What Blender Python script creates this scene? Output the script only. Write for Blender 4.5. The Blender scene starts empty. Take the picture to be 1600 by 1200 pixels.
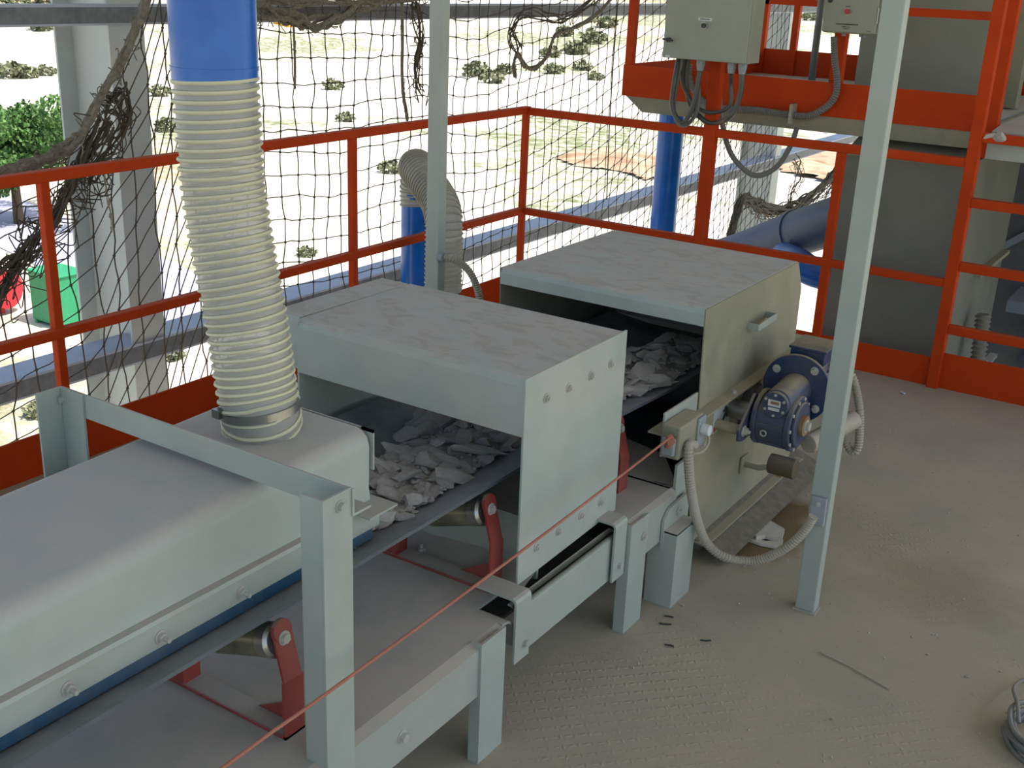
import bpy, bmesh, math, random
from mathutils import Vector, Matrix, Euler, noise
random.seed(7)
SC = bpy.context.scene; C = SC.collection
PI = math.pi
# ---------------------------------------------------------------- camera
CAMR = Matrix(((0.83267999, 0.55231654, 0.0398806), (0.22102252, -0.26545502, -0.93844695), (-0.50773327, 0.79024051, -0.34311347)))
FPX = 1770.436; CZ = 1.7
cam = bpy.data.objects.new('camera', bpy.data.cameras.new('camera')); C.objects.link(cam)
B = Matrix((CAMR[0], [-v for v in CAMR[1]], [-v for v in CAMR[2]])).transposed()
cam.matrix_world = Matrix.Translation((0, 0, CZ)) @ B.to_4x4()
cam.data.sensor_width = 36; cam.data.lens = 36 * FPX / 1600; cam.data.clip_end = 3000; cam.data.clip_start = .05
SC.camera = cam
# ---------------------------------------------------------------- light
w = bpy.data.worlds.new('sky'); SC.world = w; w.use_nodes = True
nt = w.node_tree; bg = nt.nodes['Background']
sk = nt.nodes.new('ShaderNodeTexSky'); sk.sky_type = 'NISHITA'; sk.sun_disc = False
sk.sun_elevation = math.radians(62); sk.sun_rotation = math.radians(60); sk.air_density = 1.2; sk.dust_density = 3
nt.links.new(sk.outputs[0], bg.inputs[0]); bg.inputs[1].default_value = 1.15
sl = bpy.data.lights.new('sun', 'SUN'); sun = bpy.data.objects.new('sun', sl); C.objects.link(sun)
sl.energy = 30; sl.angle = .01; sl.color = (1, .97, .9)
SUND = Vector((.42, .10, .9)).normalized()          # towards the sun
sun.rotation_euler = SUND.to_track_quat('Z', 'Y').to_euler()
vs = SC.view_settings; vs.view_transform = 'Standard'; vs.look = 'None'; vs.gamma = 1; vs.use_curve_mapping = False
vs.exposure = -1.93

# ---------------------------------------------------------------- pixel -> point on a world plane (lay-out aid)
def ray(u, v):
    d = Vector(((u - 800) / FPX, (v - 600) / FPX, 1)); return CAMR.transposed() @ d
def at(u, v, x=None, y=None, z=None):
    r = ray(u, v)
    t = x / r.x if x is not None else y / r.y if y is not None else (z - CZ) / r.z
    return Vector((0, 0, CZ)) + r * t

# ---------------------------------------------------------------- materials
def N(nt, t, **k):
    n = nt.nodes.new(t)
    for a, b in k.items(): setattr(n, a, b)
    return n
def srgb(c): return tuple((x / 255 / 12.92 if x / 255 <= .04045 else ((x / 255 + .055) / 1.055) ** 2.4) for x in c)
def mix(nt, f, a, b):
    m = N(nt, 'ShaderNodeMix', data_type='RGBA')
    for i, v in ((0, f), (6, a), (7, b)):
        if hasattr(v, 'is_linked'): nt.links.new(v, m.inputs[i])
        elif i == 0: m.inputs[0].default_value = v
        else: m.inputs[i].default_value = (*v, 1)
    return m.outputs[2]
def noi(nt, scale, detail=4, rough=.6, coord='Object', lo=.4, hi=.6):
    tc = N(nt, 'ShaderNodeTexCoord'); n = N(nt, 'ShaderNodeTexNoise'); n.inputs['Scale'].default_value = scale
    n.inputs['Detail'].default_value = detail; n.inputs['Roughness'].default_value = rough
    nt.links.new(tc.outputs[coord], n.inputs['Vector'])
    r = N(nt, 'ShaderNodeMapRange'); r.inputs[1].default_value = lo; r.inputs[2].default_value = hi
    nt.links.new(n.outputs[0], r.inputs[0]); return r.outputs[0]
def math_(nt, op, a, b=None):
    m = N(nt, 'ShaderNodeMath', operation=op, use_clamp=False)
    for i, v in enumerate((a, b)):
        if v is None: continue
        if hasattr(v, 'is_linked'): nt.links.new(v, m.inputs[i])
        else: m.inputs[i].default_value = v
    return m.outputs[0]
def mat(name, col, col2=None, rough=.5, metal=0, dust=0, dustcol=(.40, .335, .285), scale=6, bump=0, bscale=60, spec=.5, lo=.35, hi=.65, side=0, alpha=1, trans=0):
    m = bpy.data.materials.new(name); m.use_nodes = True; nt = m.node_tree; p = nt.nodes['Principled BSDF']
    c = mix(nt, noi(nt, scale, lo=lo, hi=hi), col, col2 if col2 else tuple(x * .85 for x in col))
    r = rough
    if dust or side:
        g = N(nt, 'ShaderNodeNewGeometry'); s = N(nt, 'ShaderNodeSeparateXYZ'); nt.links.new(g.outputs['Normal'], s.inputs[0])
        up = N(nt, 'ShaderNodeMapRange'); up.inputs[1].default_value = .35; up.inputs[2].default_value = .9; nt.links.new(s.outputs[2], up.inputs[0])
        up.inputs[3].default_value = 0; up.inputs[4].default_value = 1
        n1 = noi(nt, 9, 8, .7, lo=.38, hi=.55); n2 = noi(nt, 3.1, 6, .65, lo=.45, hi=.62)
        f = math_(nt, 'MULTIPLY', up.outputs[0], math_(nt, 'ADD', math_(nt, 'MULTIPLY', n1, .45 * dust), .55 * dust))
        f = math_(nt, 'MAXIMUM', f, math_(nt, 'MULTIPLY', n2, side))
        c = mix(nt, f, c, dustcol)
        rr = N(nt, 'ShaderNodeMapRange'); rr.inputs[3].default_value = rough; rr.inputs[4].default_value = .95; nt.links.new(f, rr.inputs[0]); nt.links.new(rr.outputs[0], p.inputs['Roughness'])
    else: p.inputs['Roughness'].default_value = rough
    nt.links.new(c, p.inputs['Base Color']); p.inputs['Metallic'].default_value = metal
    p.inputs['Specular IOR Level'].default_value = spec
    if alpha < 1: p.inputs['Alpha'].default_value = alpha
    if trans: p.inputs['Transmission Weight'].default_value = trans
    if bump:
        b = N(nt, 'ShaderNodeBump'); b.inputs['Strength'].default_value = bump; b.inputs['Distance'].default_value = .01
        nt.links.new(noi(nt, bscale, 6, .7, lo=0, hi=1), b.inputs['Height']); nt.links.new(b.outputs[0], p.inputs['Normal'])
    return m
M = {}
M['cover'] = mat('cover_paint', (.37, .43, .39), (.34, .39, .355), .45, dust=.95, side=.25, dustcol=(.49, .45, .42), bump=.06, bscale=25)
M['paint'] = mat('sage_grey_paint', (.36, .41, .37), (.32, .37, .33), .42, dust=.85, side=.22, dustcol=(.41, .36, .315), bump=.05)
M['hood'] = mat('dusty_hood_paint', (.37, .43, .39), (.34, .39, .355), .45, dust=.95, side=.55, dustcol=(.50, .455, .405), bump=.12, bscale=18)
def hoodmat():
    m = M['hood']; nt = m.node_tree; p = nt.nodes['Principled BSDF']; src = p.inputs['Base Color'].links[0].from_socket
    tc = N(nt, 'ShaderNodeTexCoord'); n = N(nt, 'ShaderNodeTexNoise'); n.inputs['Scale'].default_value = 12; n.inputs['Detail'].default_value = 9; n.inputs['Roughness'].default_value = .68; n.inputs['Distortion'].default_value = .9
    mp = N(nt, 'ShaderNodeMapping'); mp.inputs['Scale'].default_value = (.8, 1.5, 1); mp.inputs['Rotation'].default_value = (0, 0, .5); nt.links.new(tc.outputs['Object'], mp.inputs[0]); nt.links.new(mp.outputs[0], n.inputs['Vector'])
    g = N(nt, 'ShaderNodeNewGeometry'); s_ = N(nt, 'ShaderNodeSeparateXYZ'); nt.links.new(g.outputs['Normal'], s_.inputs[0])
    up = N(nt, 'ShaderNodeMapRange'); up.inputs[1].default_value = .6; up.inputs[2].default_value = .95; nt.links.new(s_.outputs[2], up.inputs[0])
    ra = N(nt, 'ShaderNodeMapRange'); ra.inputs[1].default_value = .53; ra.inputs[2].default_value = .60; nt.links.new(n.outputs[0], ra.inputs[0])
    rb = N(nt, 'ShaderNodeMapRange'); rb.inputs[1].default_value = .475; rb.inputs[2].default_value = .43; nt.links.new(n.outputs[0], rb.inputs[0])
    # thin scoured patches show the paint, ridged drifts are browner
    c = mix(nt, math_(nt, 'MULTIPLY', math_(nt, 'MULTIPLY', ra.outputs[0], .5), up.outputs[0]), src, (.46, .485, .46))
    c = mix(nt, math_(nt, 'MULTIPLY', math_(nt, 'MULTIPLY', rb.outputs[0], .4), up.outputs[0]), c, (.36, .30, .24))
    nt.links.new(c, p.inputs['Base Color'])
hoodmat()
M['deck'] = mat('dusty_deck', (.34, .37, .33), (.3, .33, .30), .6, dust=1.0, side=.4, dustcol=(.45, .405, .345), bump=.15, bscale=25)
M['olive'] = mat('olive_grey_paint', (.25, .25, .175), (.22, .225, .155), .5, dust=.95, side=.6, dustcol=(.37, .325, .225), bump=.1)
M['tray'] = mat('caked_tray', (.22, .195, .15), (.15, .135, .105), .95, scale=30, bump=.7, bscale=70)
M['bin'] = mat('bin_paint', (.155, .165, .14), (.14, .15, .125), .5, dust=.8, side=.15, dustcol=(.32, .29, .22))
M['housing'] = mat('housing_paint', (.25, .26, .205), (.225, .235, .185), .5, side=.15, dustcol=(.3, .28, .2))
M['orange'] = mat('orange_paint', (.53, .051, .005), (.46, .042, .004), .6, spec=.15, dust=.25, side=0, dustcol=(.45, .22, .12), bump=.03)
M['blue'] = mat('blue_duct_paint', (.004, .13, .52), (.003, .10, .44), .22, dust=.4, side=.02, scale=14, dustcol=(.25, .3, .42))
M['duct'] = mat('dusty_blue_duct', (.08, .115, .21), (.07, .10, .19), .4, dust=.8, side=.25, dustcol=(.26, .27, .30))
M['navy'] = mat('navy_cast_paint', (.010, .035, .105), (.008, .028, .09), .35, dust=1.0, side=.16, dustcol=(.30, .255, .175), bump=.1)
M['rubber'] = mat('belt_rubber', (.10, .115, .13), (.08, .092, .105), .6, dust=.8, side=.2, dustcol=(.27, .28, .29))
M['beltd'] = mat('return_belt_rubber', (.05, .065, .07), (.03, .04, .045), .3, dust=.1)
M['skirt'] = mat('blue_rubber_skirt', (.015, .075, .14), (.01, .06, .11), .5, side=.15)
M['steel'] = mat('worn_steel', (.42, .42, .40), (.3, .3, .28), .3, .85, side=.25, dustcol=(.36, .33, .28))
M['roller'] = mat('roller_steel', (.16, .15, .11), (.34, .34, .22), .28, .6, scale=14, side=.1)
M['zinc'] = mat('zinc_bolt', (.52, .52, .49), (.42, .42, .40), .4, .25, side=.35, dustcol=(.4, .36, .3))
M['galv'] = mat('galvanised_beam', (.17, .18, .20), (.11, .12, .14), .5, .2, bump=.05, scale=22)
M['column'] = mat('column_paint', (.50, .53, .52), (.46, .49, .49), .5, bump=.02)
M['red'] = mat('red_oxide_bracket', (.26, .035, .028), (.22, .03, .025), .5, dust=.75, side=.12, dustcol=(.42, .33, .29))
M['cord'] = mat('red_pull_cord', (.42, .17, .12), (.36, .12, .08), .7)
M['rock'] = mat('crushed_rock', (.50, .455, .41), (.40, .37, .345), .9, bump=.5, bscale=60)
M['rock2'] = mat('pale_rock', (.55, .52, .45), (.46, .43, .38), .9, bump=.5, bscale=60)
M['rib'] = mat('cream_hose_rib', (.62, .60, .42), (.56, .54, .38), .45, side=.15, dustcol=(.45, .42, .35))
M['hose'] = mat('translucent_hose_wall', (.46, .46, .42), (.40, .40, .36), .25, bump=.1, alpha=.72)
M['hoseg'] = mat('grey_hose_wall', (.50, .47, .41), (.42, .40, .35), .4, alpha=.85)
M['conduit'] = mat('beige_conduit', (.40, .37, .29), (.35, .32, .25), .6, dust=.5)
M['cable'] = mat('dark_cable', (.055, .055, .05), (.09, .09, .08), .35)
M['greycable'] = mat('grey_cable', (.17, .175, .16), (.13, .135, .125), .5, dust=.3)
M['gland'] = mat('grey_gland', (.30, .33, .35), None, .5)
M['box'] = mat('enclosure_paint', (.30, .32, .255), (.28, .30, .24), .45)
M['white'] = mat('white_label', (.62, .65, .65), None, .6)
M['ink'] = mat('ink', (.03, .035, .03), None, .6)
M['black'] = mat('black_plastic', (.015, .015, .015), None, .4)
M['redlamp'] = mat('red_button', (.45, .01, .02), None, .3)
M['net'] = mat('net_twine', (.10, .08, .055), (.07, .055, .04), .9)
M['netbacklit'] = mat('backlit_gathered_net', (.085, .075, .055), (.05, .045, .035), .95)  # darker copy of the gathered net; its backlit shade is put into the colour
M['netrope'] = mat('gathered_net', (.27, .24, .18), (.15, .13, .10), .95, scale=60, bump=.8, bscale=90)
M['bumper'] = mat('brown_rubber', (.12, .095, .05), (.09, .07, .04), .7, dust=.4)
M['rust'] = mat('rusty_shaft', (.25, .12, .05), (.3, .22, .12), .8)
M['darkmetal'] = mat('dark_panel', (.075, .08, .10), (.05, .055, .07), .5)
M['bluegrey'] = mat('blue_grey_panel', (.16, .19, .25), (.14, .165, .22), .5, dust=.4)
M['leaf'] = mat('foliage', (.035, .10, .018), (.09, .19, .04), .7, scale=1.2)
M['bush'] = mat('dry_bush', (.10, .12, .055), (.16, .16, .09), .9, scale=1)
M['bark'] = mat('bark', (.09, .06, .04), None, .9)
M['green'] = mat('green_container', (.02, .24, .10), None, .5)
M['redtruck'] = mat('red_truck', (.5, .02, .03), None, .5)
M['yellow'] = mat('yellow_machine', (.65, .30, .02), None, .5)
M['road'] = mat('pale_road', (.30, .30, .36), (.28, .28, .33), .9, scale=.2)
M['soil'] = mat('orange_soil', (.20, .115, .06), (.42, .32, .21), .95, scale=.5, bump=.4, bscale=1)
M['roof'] = mat('roof_sheet', (.35, .35, .33), None, .6)
M['sheen'] = M['steel']
def floor_mat():
    m = bpy.data.materials.new('dusty_chequer_plate'); m.use_nodes = True; nt = m.node_tree; p = nt.nodes['Principled BSDF']
    c = mix(nt, noi(nt, 2.2, 8, .65, lo=.35, hi=.65), (.40, .345, .25), (.33, .295, .22))
    c = mix(nt, noi(nt, 45, 4, .8, lo=.62, hi=.75), c, (.17, .145, .10))
    # damp oily stain under the drive, on the floor itself
    tc = N(nt, 'ShaderNodeTexCoord'); 
    def blob(cx, cy, rx, ry, lo, hi):
        mp = N(nt, 'ShaderNodeMapping'); mp.inputs['Location'].default_value = (-cx / rx, -cy / ry, 0); mp.inputs['Scale'].default_value = (1 / rx, 1 / ry, 0)
        nt.links.new(tc.outputs['Object'], mp.inputs[0])
        ln = N(nt, 'ShaderNodeVectorMath', operation='LENGTH'); nt.links.new(mp.outputs[0], ln.inputs[0])
        s = math_(nt, 'ADD', ln.outputs[1], math_(nt, 'MULTIPLY', noi(nt, 7, 5, .6, lo=.3, hi=.7), .45))
        r = N(nt, 'ShaderNodeMapRange'); r.inputs[1].default_value = hi; r.inputs[2].default_value = lo; nt.links.new(s, r.inputs[0]); return r.outputs[0]
    st = blob(-1.09, 3.28, .17, .36, .75, 1.1)
    c = mix(nt, math_(nt, 'MULTIPLY', st, .85), c, (.13, .085, .025))
    st2 = blob(-.52, 3.25, .30, .25, .6, 1.2)
    c = mix(nt, math_(nt, 'MULTIPLY', st2, .35), c, (.17, .14, .075))
    nt.links.new(c, p.inputs['Base Color'])
    rr = N(nt, 'ShaderNodeMapRange'); rr.inputs[3].default_value = .92; rr.inputs[4].default_value = .5; nt.links.new(st, rr.inputs[0]); nt.links.new(rr.outputs[0], p.inputs['Roughness'])
    # raised tear pattern of the plate, mostly buried in dust
    def tears(rot, off):
        mp = N(nt, 'ShaderNodeMapping'); mp.inputs['Rotation'].default_value = (0, 0, rot); mp.inputs['Location'].default_value = off
        nt.links.new(tc.outputs['Object'], mp.inputs[0]); s = N(nt, 'ShaderNodeSeparateXYZ'); nt.links.new(mp.outputs[0], s.inputs[0])
        a = math_(nt, 'SINE', math_(nt, 'MULTIPLY', s.outputs[0], 2 * PI / .036)); b = math_(nt, 'SINE', math_(nt, 'MULTIPLY', s.outputs[1], 2 * PI / .036))
        a = math_(nt, 'MAXIMUM', math_(nt, 'SUBTRACT', a, .0), 0); b = math_(nt, 'MAXIMUM', math_(nt, 'SUBTRACT', b, .72), 0)
        return math_(nt, 'MULTIPLY', a, math_(nt, 'MULTIPLY', b, 3))
    t = math_(nt, 'ADD', tears(PI / 4, (0, 0, 0)), tears(-PI / 4, (.016, .016, 0)))
    t = math_(nt, 'MULTIPLY', t, math_(nt, 'ADD', noi(nt, 1.6, 3, .5, lo=.48, hi=.68), .10))
    hgt = math_(nt, 'ADD', t, math_(nt, 'MULTIPLY', noi(nt, 40, 6, .7, lo=.2, hi=.8), .45))
    b = N(nt, 'ShaderNodeBump'); b.inputs['Strength'].default_value = .55; b.inputs['Distance'].default_value = .004
    nt.links.new(hgt, b.inputs['Height']); nt.links.new(b.outputs[0], p.inputs['Normal'])
    return m
M['floor'] = floor_mat()
def ground_mat():
    m = bpy.data.materials.new('sandy_ground'); m.use_nodes = True; nt = m.node_tree; p = nt.nodes['Principled BSDF']; p.inputs['Roughness'].default_value = 1
    p.inputs['Specular IOR Level'].default_value = .1
    c = mix(nt, noi(nt, .02, 5, .6, lo=.42, hi=.6), (.52, .49, .42), (.44, .42, .33))
    g = math_(nt, 'MULTIPLY', noi(nt, .045, 6, .62, lo=.46, hi=.58), noi(nt, 1.3, 5, .75, lo=.35, hi=.58))
    c = mix(nt, g, c, (.125, .145, .06))
    d = math_(nt, 'MULTIPLY', noi(nt, .016, 5, .6, lo=.56, hi=.66), .7)
    c = mix(nt, d, c, (.36, .22, .12))
    nt.links.new(c, p.inputs['Base Color'])
    return m
M['ground'] = ground_mat()

# ---------------------------------------------------------------- mesh builder
class MB:
    def __init__(s): s.bm = bmesh.new()
    def box(s, x0, x1, y0, y1, z0, z1):
        g = bmesh.ops.create_cube(s.bm, size=1)['verts']
        for v in g: v.co = Vector(((x0 + x1) / 2 + v.co.x * (x1 - x0), (y0 + y1) / 2 + v.co.y * (y1 - y0), (z0 + z1) / 2 + v.co.z * (z1 - z0)))
        return s
    def bar(s, a, b, w, h, up=(0, 0, 1)):
        a, b = Vector(a), Vector(b); d = (b - a); L = d.length; d.normalize(); up = Vector(up)
        if abs(d.dot(up)) > .99: up = Vector((0, 1, 0))
        sx = d.cross(up).normalized(); u = sx.cross(d)
        g = bmesh.ops.create_cube(s.bm, size=1)['verts']; m = (a + b) / 2
        for v in g: v.co = m + sx * (v.co.x * w) + d * (v.co.y * L) + u * (v.co.z * h)
        return s
    def cyl(s, a, b, r, r2=None, n=20, cap=True):
        a, b = Vector(a), Vector(b); d = b - a; L = d.length
        g = bmesh.ops.create_cone(s.bm, cap_ends=cap, segments=n, radius1=r, radius2=r if r2 is None else r2, depth=L)['verts']
        mt = Matrix.Translation((a + b) / 2) @ d.to_track_quat('Z', 'Y').to_matrix().to_4x4()
        for v in g: v.co = mt @ v.co
        return s
    def prism(s, pts, axis, a, b):
        # pts: 2D outline in the plane across axis ('x': (y,z), 'y': (x,z), 'z': (x,y))
        def mk(p, t): return (t, *p) if axis == 'x' else (p[0], t, p[1]) if axis == 'y' else (*p, t)
        A = [s.bm.verts.new(mk(p, a)) for p in pts]; Bv = [s.bm.verts.new(mk(p, b)) for p in pts]; n = len(pts)
        s.bm.faces.new(A); s.bm.faces.new(Bv[::-1])
        for i in range(n): s.bm.faces.new((A[i], Bv[i], Bv[(i + 1) % n], A[(i + 1) % n]))
        return s
    def sheet(s, prof, y0, y1, t=.004, axis='y'):
        # bent sheet: profile polyline (x,z) with thickness, run along an axis
        P = [Vector(p) for p in prof]; off = []
        for i, p in enumerate(P):
            d1 = (P[i] - P[i - 1]).normalized() if i else (P[1] - P[0]).normalized()
            d2 = (P[i + 1] - P[i]).normalized() if i < len(P) - 1 else d1
            t_ = (d1 + d2).normalized(); n_ = Vector((-t_.y, t_.x)); k = 1 / max(.4, n_.dot(Vector((-d1.y, d1.x))))
            off.append(p + n_ * t * k)
        def mk(p, q): return (p[0], q, p[1]) if axis == 'y' else (q, p[0], p[1])
        for i in range(len(P) - 1):
            v = [s.bm.verts.new(mk(p, q)) for q in (y0, y1) for p in (P[i], P[i + 1], off[i + 1], off[i])]
            for f in ((0, 1, 2, 3), (7, 6, 5, 4), (0, 4, 5, 1), (1, 5, 6, 2), (2, 6, 7, 3), (3, 7, 4, 0)): s.bm.faces.new([v[j] for j in f])
        bmesh.ops.remove_doubles(s.bm, verts=s.bm.verts, dist=1e-5)
        return s
    def tube(s, pts, r, n=8, cap=True, radf=None):
        P = [Vector(p) for p in pts]; prev = None; nrm = None; rings = []
        for i, p in enumerate(P):
            d = (P[min(i + 1, len(P) - 1)] - P[max(i - 1, 0)])
            if d.length < 1e-9: d = Vector((0, 0, 1))
            d.normalize()
            if nrm is None:
                nrm = d.cross(Vector((0, 0, 1)) if abs(d.z) < .9 else Vector((1, 0, 0))).normalized()
            else: nrm = (nrm - d * nrm.dot(d)).normalized()
            bn = d.cross(nrm); rr = r if radf is None else radf(i)
            rings.append([s.bm.verts.new(p + (nrm * math.cos(2 * PI * k / n) + bn * math.sin(2 * PI * k / n)) * rr) for k in range(n)])
        for i in range(len(rings) - 1):
            for k in range(n): s.bm.faces.new((rings[i][k], rings[i][(k + 1) % n], rings[i + 1][(k + 1) % n], rings[i + 1][k]))
        if cap: s.bm.faces.new(rings[0][::-1]); s.bm.faces.new(rings[-1])
        return s
    def hexbolt(s, p, d, r=.009, l=.008, stud=0, washer=True):
        p = Vector(p); d = Vector(d).normalized()
        if washer: s.cyl(p, p + d * .002, r * 1.45, n=14); p = p + d * .002
        s.cyl(p, p + d * l, r, n=6)
        if stud: s.cyl(p + d * l, p + d * (l + stud), r * .5, n=10)
        return s
    def build(s, name, m, parent=None, bevel=0, smooth=False, kind=None, solidify=0):
        bmesh.ops.recalc_face_normals(s.bm, faces=s.bm.faces)
        me = bpy.data.meshes.new(name); s.bm.to_mesh(me); s.bm.free()
        me.materials.append(M[m] if isinstance(m, str) else m)
        if smooth:
            for p in me.polygons: p.use_smooth = True
            try: me.set_sharp_from_angle(angle=math.radians(40))
            except Exception: pass
        o = bpy.data.objects.new(name, me); C.objects.link(o)
        if parent is not None:
            o.parent = parent; base = Vector(parent['_w']) if '_w' in parent else Vector((0, 0, 0))
            o.matrix_parent_inverse = Matrix.Translation(-base); o['_w'] = (0, 0, 0)
        if bevel:
            b = o.modifiers.new('bevel', 'BEVEL'); b.width = bevel; b.segments = 2; b.limit_method = 'ANGLE'
        if kind: o['kind'] = kind
        return o
class BP:
    # collects bolts and builds each one as a part of its own
    def __init__(s): s.L = []
    def hexbolt(s, p, d, *a, **k): s.L.append((p, d, a, k)); return s
    def build(s, name, m, parent):
        for p, d, a, k in s.L: MB().hexbolt(p, d, *a, **k).build(name, m, parent)
def spline(pts, n=10):
    P = [Vector(p) for p in pts]; out = []
    for i in range(len(P) - 1):
        a = P[max(i - 1, 0)]; b = P[i]; c = P[i + 1]; d = P[min(i + 2, len(P) - 1)]
        for k in range(n):
            t = k / n
            out.append(.5 * ((2 * b) + (c - a) * t + (2 * a - 5 * b + 4 * c - d) * t * t + (3 * b - a - 3 * c + d) * t ** 3))
    out.append(P[-1]); return out
def resample(P, step):
    out = [P[0].copy()]; acc = 0
    for i in range(len(P) - 1):
        a, b = P[i], P[i + 1]; L = (b - a).length
        while acc + L >= step and L > 0:
            a = a + (b - a) * ((step - acc) / L); out.append(a.copy()); L = (b - a).length; acc = 0
        acc += L
    return out
def corr(pts, r, amp=.0015, step=.003, n=10):
    P = resample(spline(pts, 16), step)
    return MB().tube(P, r, n=n, radf=lambda i: r + (amp if i % 2 else -amp))
def tag(o, label, cat, group=None):
    o['label'] = label; o['category'] = cat
    if group: o['group'] = group
    return o
def thing(name, label, cat, loc, group=None):
    o = bpy.data.objects.new(name, None); C.objects.link(o); o.location = loc; o['_w'] = tuple(loc); o.empty_display_size = .05
    return tag(o, label, cat, group)
def struct(o): o['kind'] = 'structure'; return o

# ================================================================ SETTING
XR = -3.27; YR = 5.115
f = MB(); f.box(XR - .06, 4.5, -3, YR + .05, -.02, 0); struct(f.build('floor', 'floor'))
f = MB()
for y in (-1.6, 1.2, 4.0): f.box(XR, 4.5, y, y + .12, -.22, -.02)
f.box(XR - .06, XR + .04, -3, YR, -.24, -.02); f.box(XR, 4.5, YR - .05, YR + .05, -.24, -.02)
struct(f.build('trim_1', 'galv'))
f = MB(); f.box(-4.5, 2.9, -2.4, 16.5, 3.6, 3.75); struct(f.build('ceiling', 'roof'))  # unseen roof to shade the platform; edges pulled in to admit more light
f = MB()
def terr(x, y):
    d = math.hypot(x, y); h = 0
    if d > 150: h = (d - 150) * .05 * (1 + .5 * noise.noise(Vector((x * .01, y * .01, 0)))) + min(1, (d - 150) / 60) * 5 * noise.noise(Vector((x * .02, y * .02, 3)))
    # hillside beyond to the left
    a = math.degrees(math.atan2(y, -x))
    if d > 150: h += max(0, (d - 150)) * .10 * math.exp(-((a - 28) / 22) ** 2)
    return -9 + max(h, -1)
n = 90; S = 900; vv = []
for j in range(n + 1):
    for i in range(n + 1):
        x = ((i / n * 2 - 1)); y = ((j / n * 2 - 1)); x = math.copysign(abs(x) ** 1.8, x) * S; y = math.copysign(abs(y) ** 1.8, y) * S
        vv.append(f.bm.verts.new((x, y, terr(x, y))))
for j in range(n):
    for i in range(n):
        a = j * (n + 1) + i; f.bm.faces.new((vv[a], vv[a + 1], vv[a + n + 2], vv[a + n + 1]))
struct(f.build('ground', 'ground', smooth=True))
def strip(name, pts, wd, m, z=.03):
    f = MB(); L = []
    P = spline(pts, 6)
    for i, p in enumerate(P):
        d = (P[min(i + 1, len(P) - 1)] - P[max(i - 1, 0)]).normalized(); sx = Vector((-d.y, d.x, 0)) * wd / 2
        L.append((f.bm.verts.new((p.x + sx.x, p.y + sx.y, terr(p.x, p.y) + z)), f.bm.verts.new((p.x - sx.x, p.y - sx.y, terr(p.x, p.y) + z))))
    for i in range(len(L) - 1): f.bm.faces.new((L[i][0], L[i][1], L[i + 1][1], L[i + 1][0]))
    return struct(f.build(name, m))
g = lambda u, v: at(u, v, z=-9)
strip('road', [g(-260, 270), g(-60, 315), g(70, 370), g(180, 420), g(330, 500)], 4.2, 'road')
# ================================================================ BUILDING STEEL outside the rail
XC = -3.9
def column(y, label):
    t = thing('steel_column', label, 'column', (XC - .15, y + .085, -9))
    MB().box(XC - .012, XC, y, y + .175, -9, 3.6).build('flange', 'column', t, .002)
    MB().box(XC - .35, XC - .338, y, y + .175, -9, 3.6).build('flange', 'column', t, .002)
    MB().box(XC - .34, XC - .01, y + .082, y + .092, -9, 3.6).build('web', 'column', t)
    f = MB(); f.box(XC - .38, XC + .03, y - .05, y + .23, -9.0, -8.97); f.build('base_plate', 'column', t)
column(3.02, 'pale grey steel column with net drawn across it left of the big hose')
column(10.54, 'pale grey steel column beyond the far end of the conveyor')
def beam(z0, z1, fl, label):
    t = thing('steel_beam', label, 'beam', (XC, 5, z0))
    MB().box(XC, XC + .012, -4, 16, z0, z1).build('web', 'galv', t)
    MB().box(XC - fl, XC + .012, -4, 16, z1, z1 + .01).build('flange', 'bluegrey', t)
    MB().box(XC - .05, XC + .012, -4, 16, z0 - .008, z0).build('flange', 'galv', t)
M['bluegrey2'] = mat('lit_beam_flange', (.40, .44, .52), None, .5)  # paler than the web; bluish sky light on the flange is painted in
beam(.03, .10, .16, 'grey galvanised horizontal beam with pale top running behind the left railing')
beam(1.44, 1.50, .06, 'dark grey horizontal beam crossing the top of the net')
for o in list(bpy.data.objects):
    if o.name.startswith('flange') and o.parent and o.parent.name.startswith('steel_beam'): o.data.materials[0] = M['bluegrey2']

# ================================================================ RAILINGS
def tube_post(y, x, z1=1.0, w=.032): return MB().box(x - w / 2, x + w / 2, y - w / 2, y + w / 2, 0, z1)
t = thing('guard_railing', 'long orange railing with kick plate along the left platform edge', 'railing', (XR, 2, 0))
MB().box(XR - .02, XR + .02, -2, YR + .02, .995, 1.032).build('top_rail', 'orange', t, .003)
MB().box(XR - .018, XR + .018, -2, YR, .465, .50).build('mid_rail', 'orange', t, .003)
MB().box(XR - .004, XR + .004, -2, YR, 0, .15).build('kick_plate', 'orange', t)
for y in (-.77, .73, 2.23, 3.74, YR): tube_post(y, XR).build('post', 'orange', t, .003)
t = thing('guard_railing', 'orange railing with kick plate across the far end of the platform', 'railing', (-2, YR, 0))
MB().box(XR + .02, -1.04, YR - .018, YR + .018, .99, 1.028).build('top_rail', 'orange', t, .003)
MB().box(XR + .02, -1.04, YR - .018, YR + .018, .465, .50).build('mid_rail', 'orange', t, .003)
MB().box(XR, -1.03, YR + .004, YR + .010, 0, .134).build('kick_plate', 'orange', t)
MB().box(-1.60, -1.56, YR - .016, YR + .016, 0, .99).build('post', 'orange', t, .003)
MB().box(-2.25, -2.19, YR - .025, YR + .025, 0, 1.9).build('tall_post', 'orange', t, .004)
t = thing('guard_railing', 'orange railing with closely spaced rails right of the tall double posts', 'railing', (-.5, YR, 0))
MB().box(-1.045, -.995, YR - .025, YR + .025, 0, 2.1).build('tall_post', 'orange', t, .004)
for z in (.28, .565, .845, 1.12): MB().box(-.995, .9, YR - .02, YR + .02, z - .02, z + .02).build('rail', 'orange', t, .003)
MB().box(-1.0, .9, YR + .004, YR + .010, 0, .165).build('kick_plate', 'orange', t)
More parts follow.
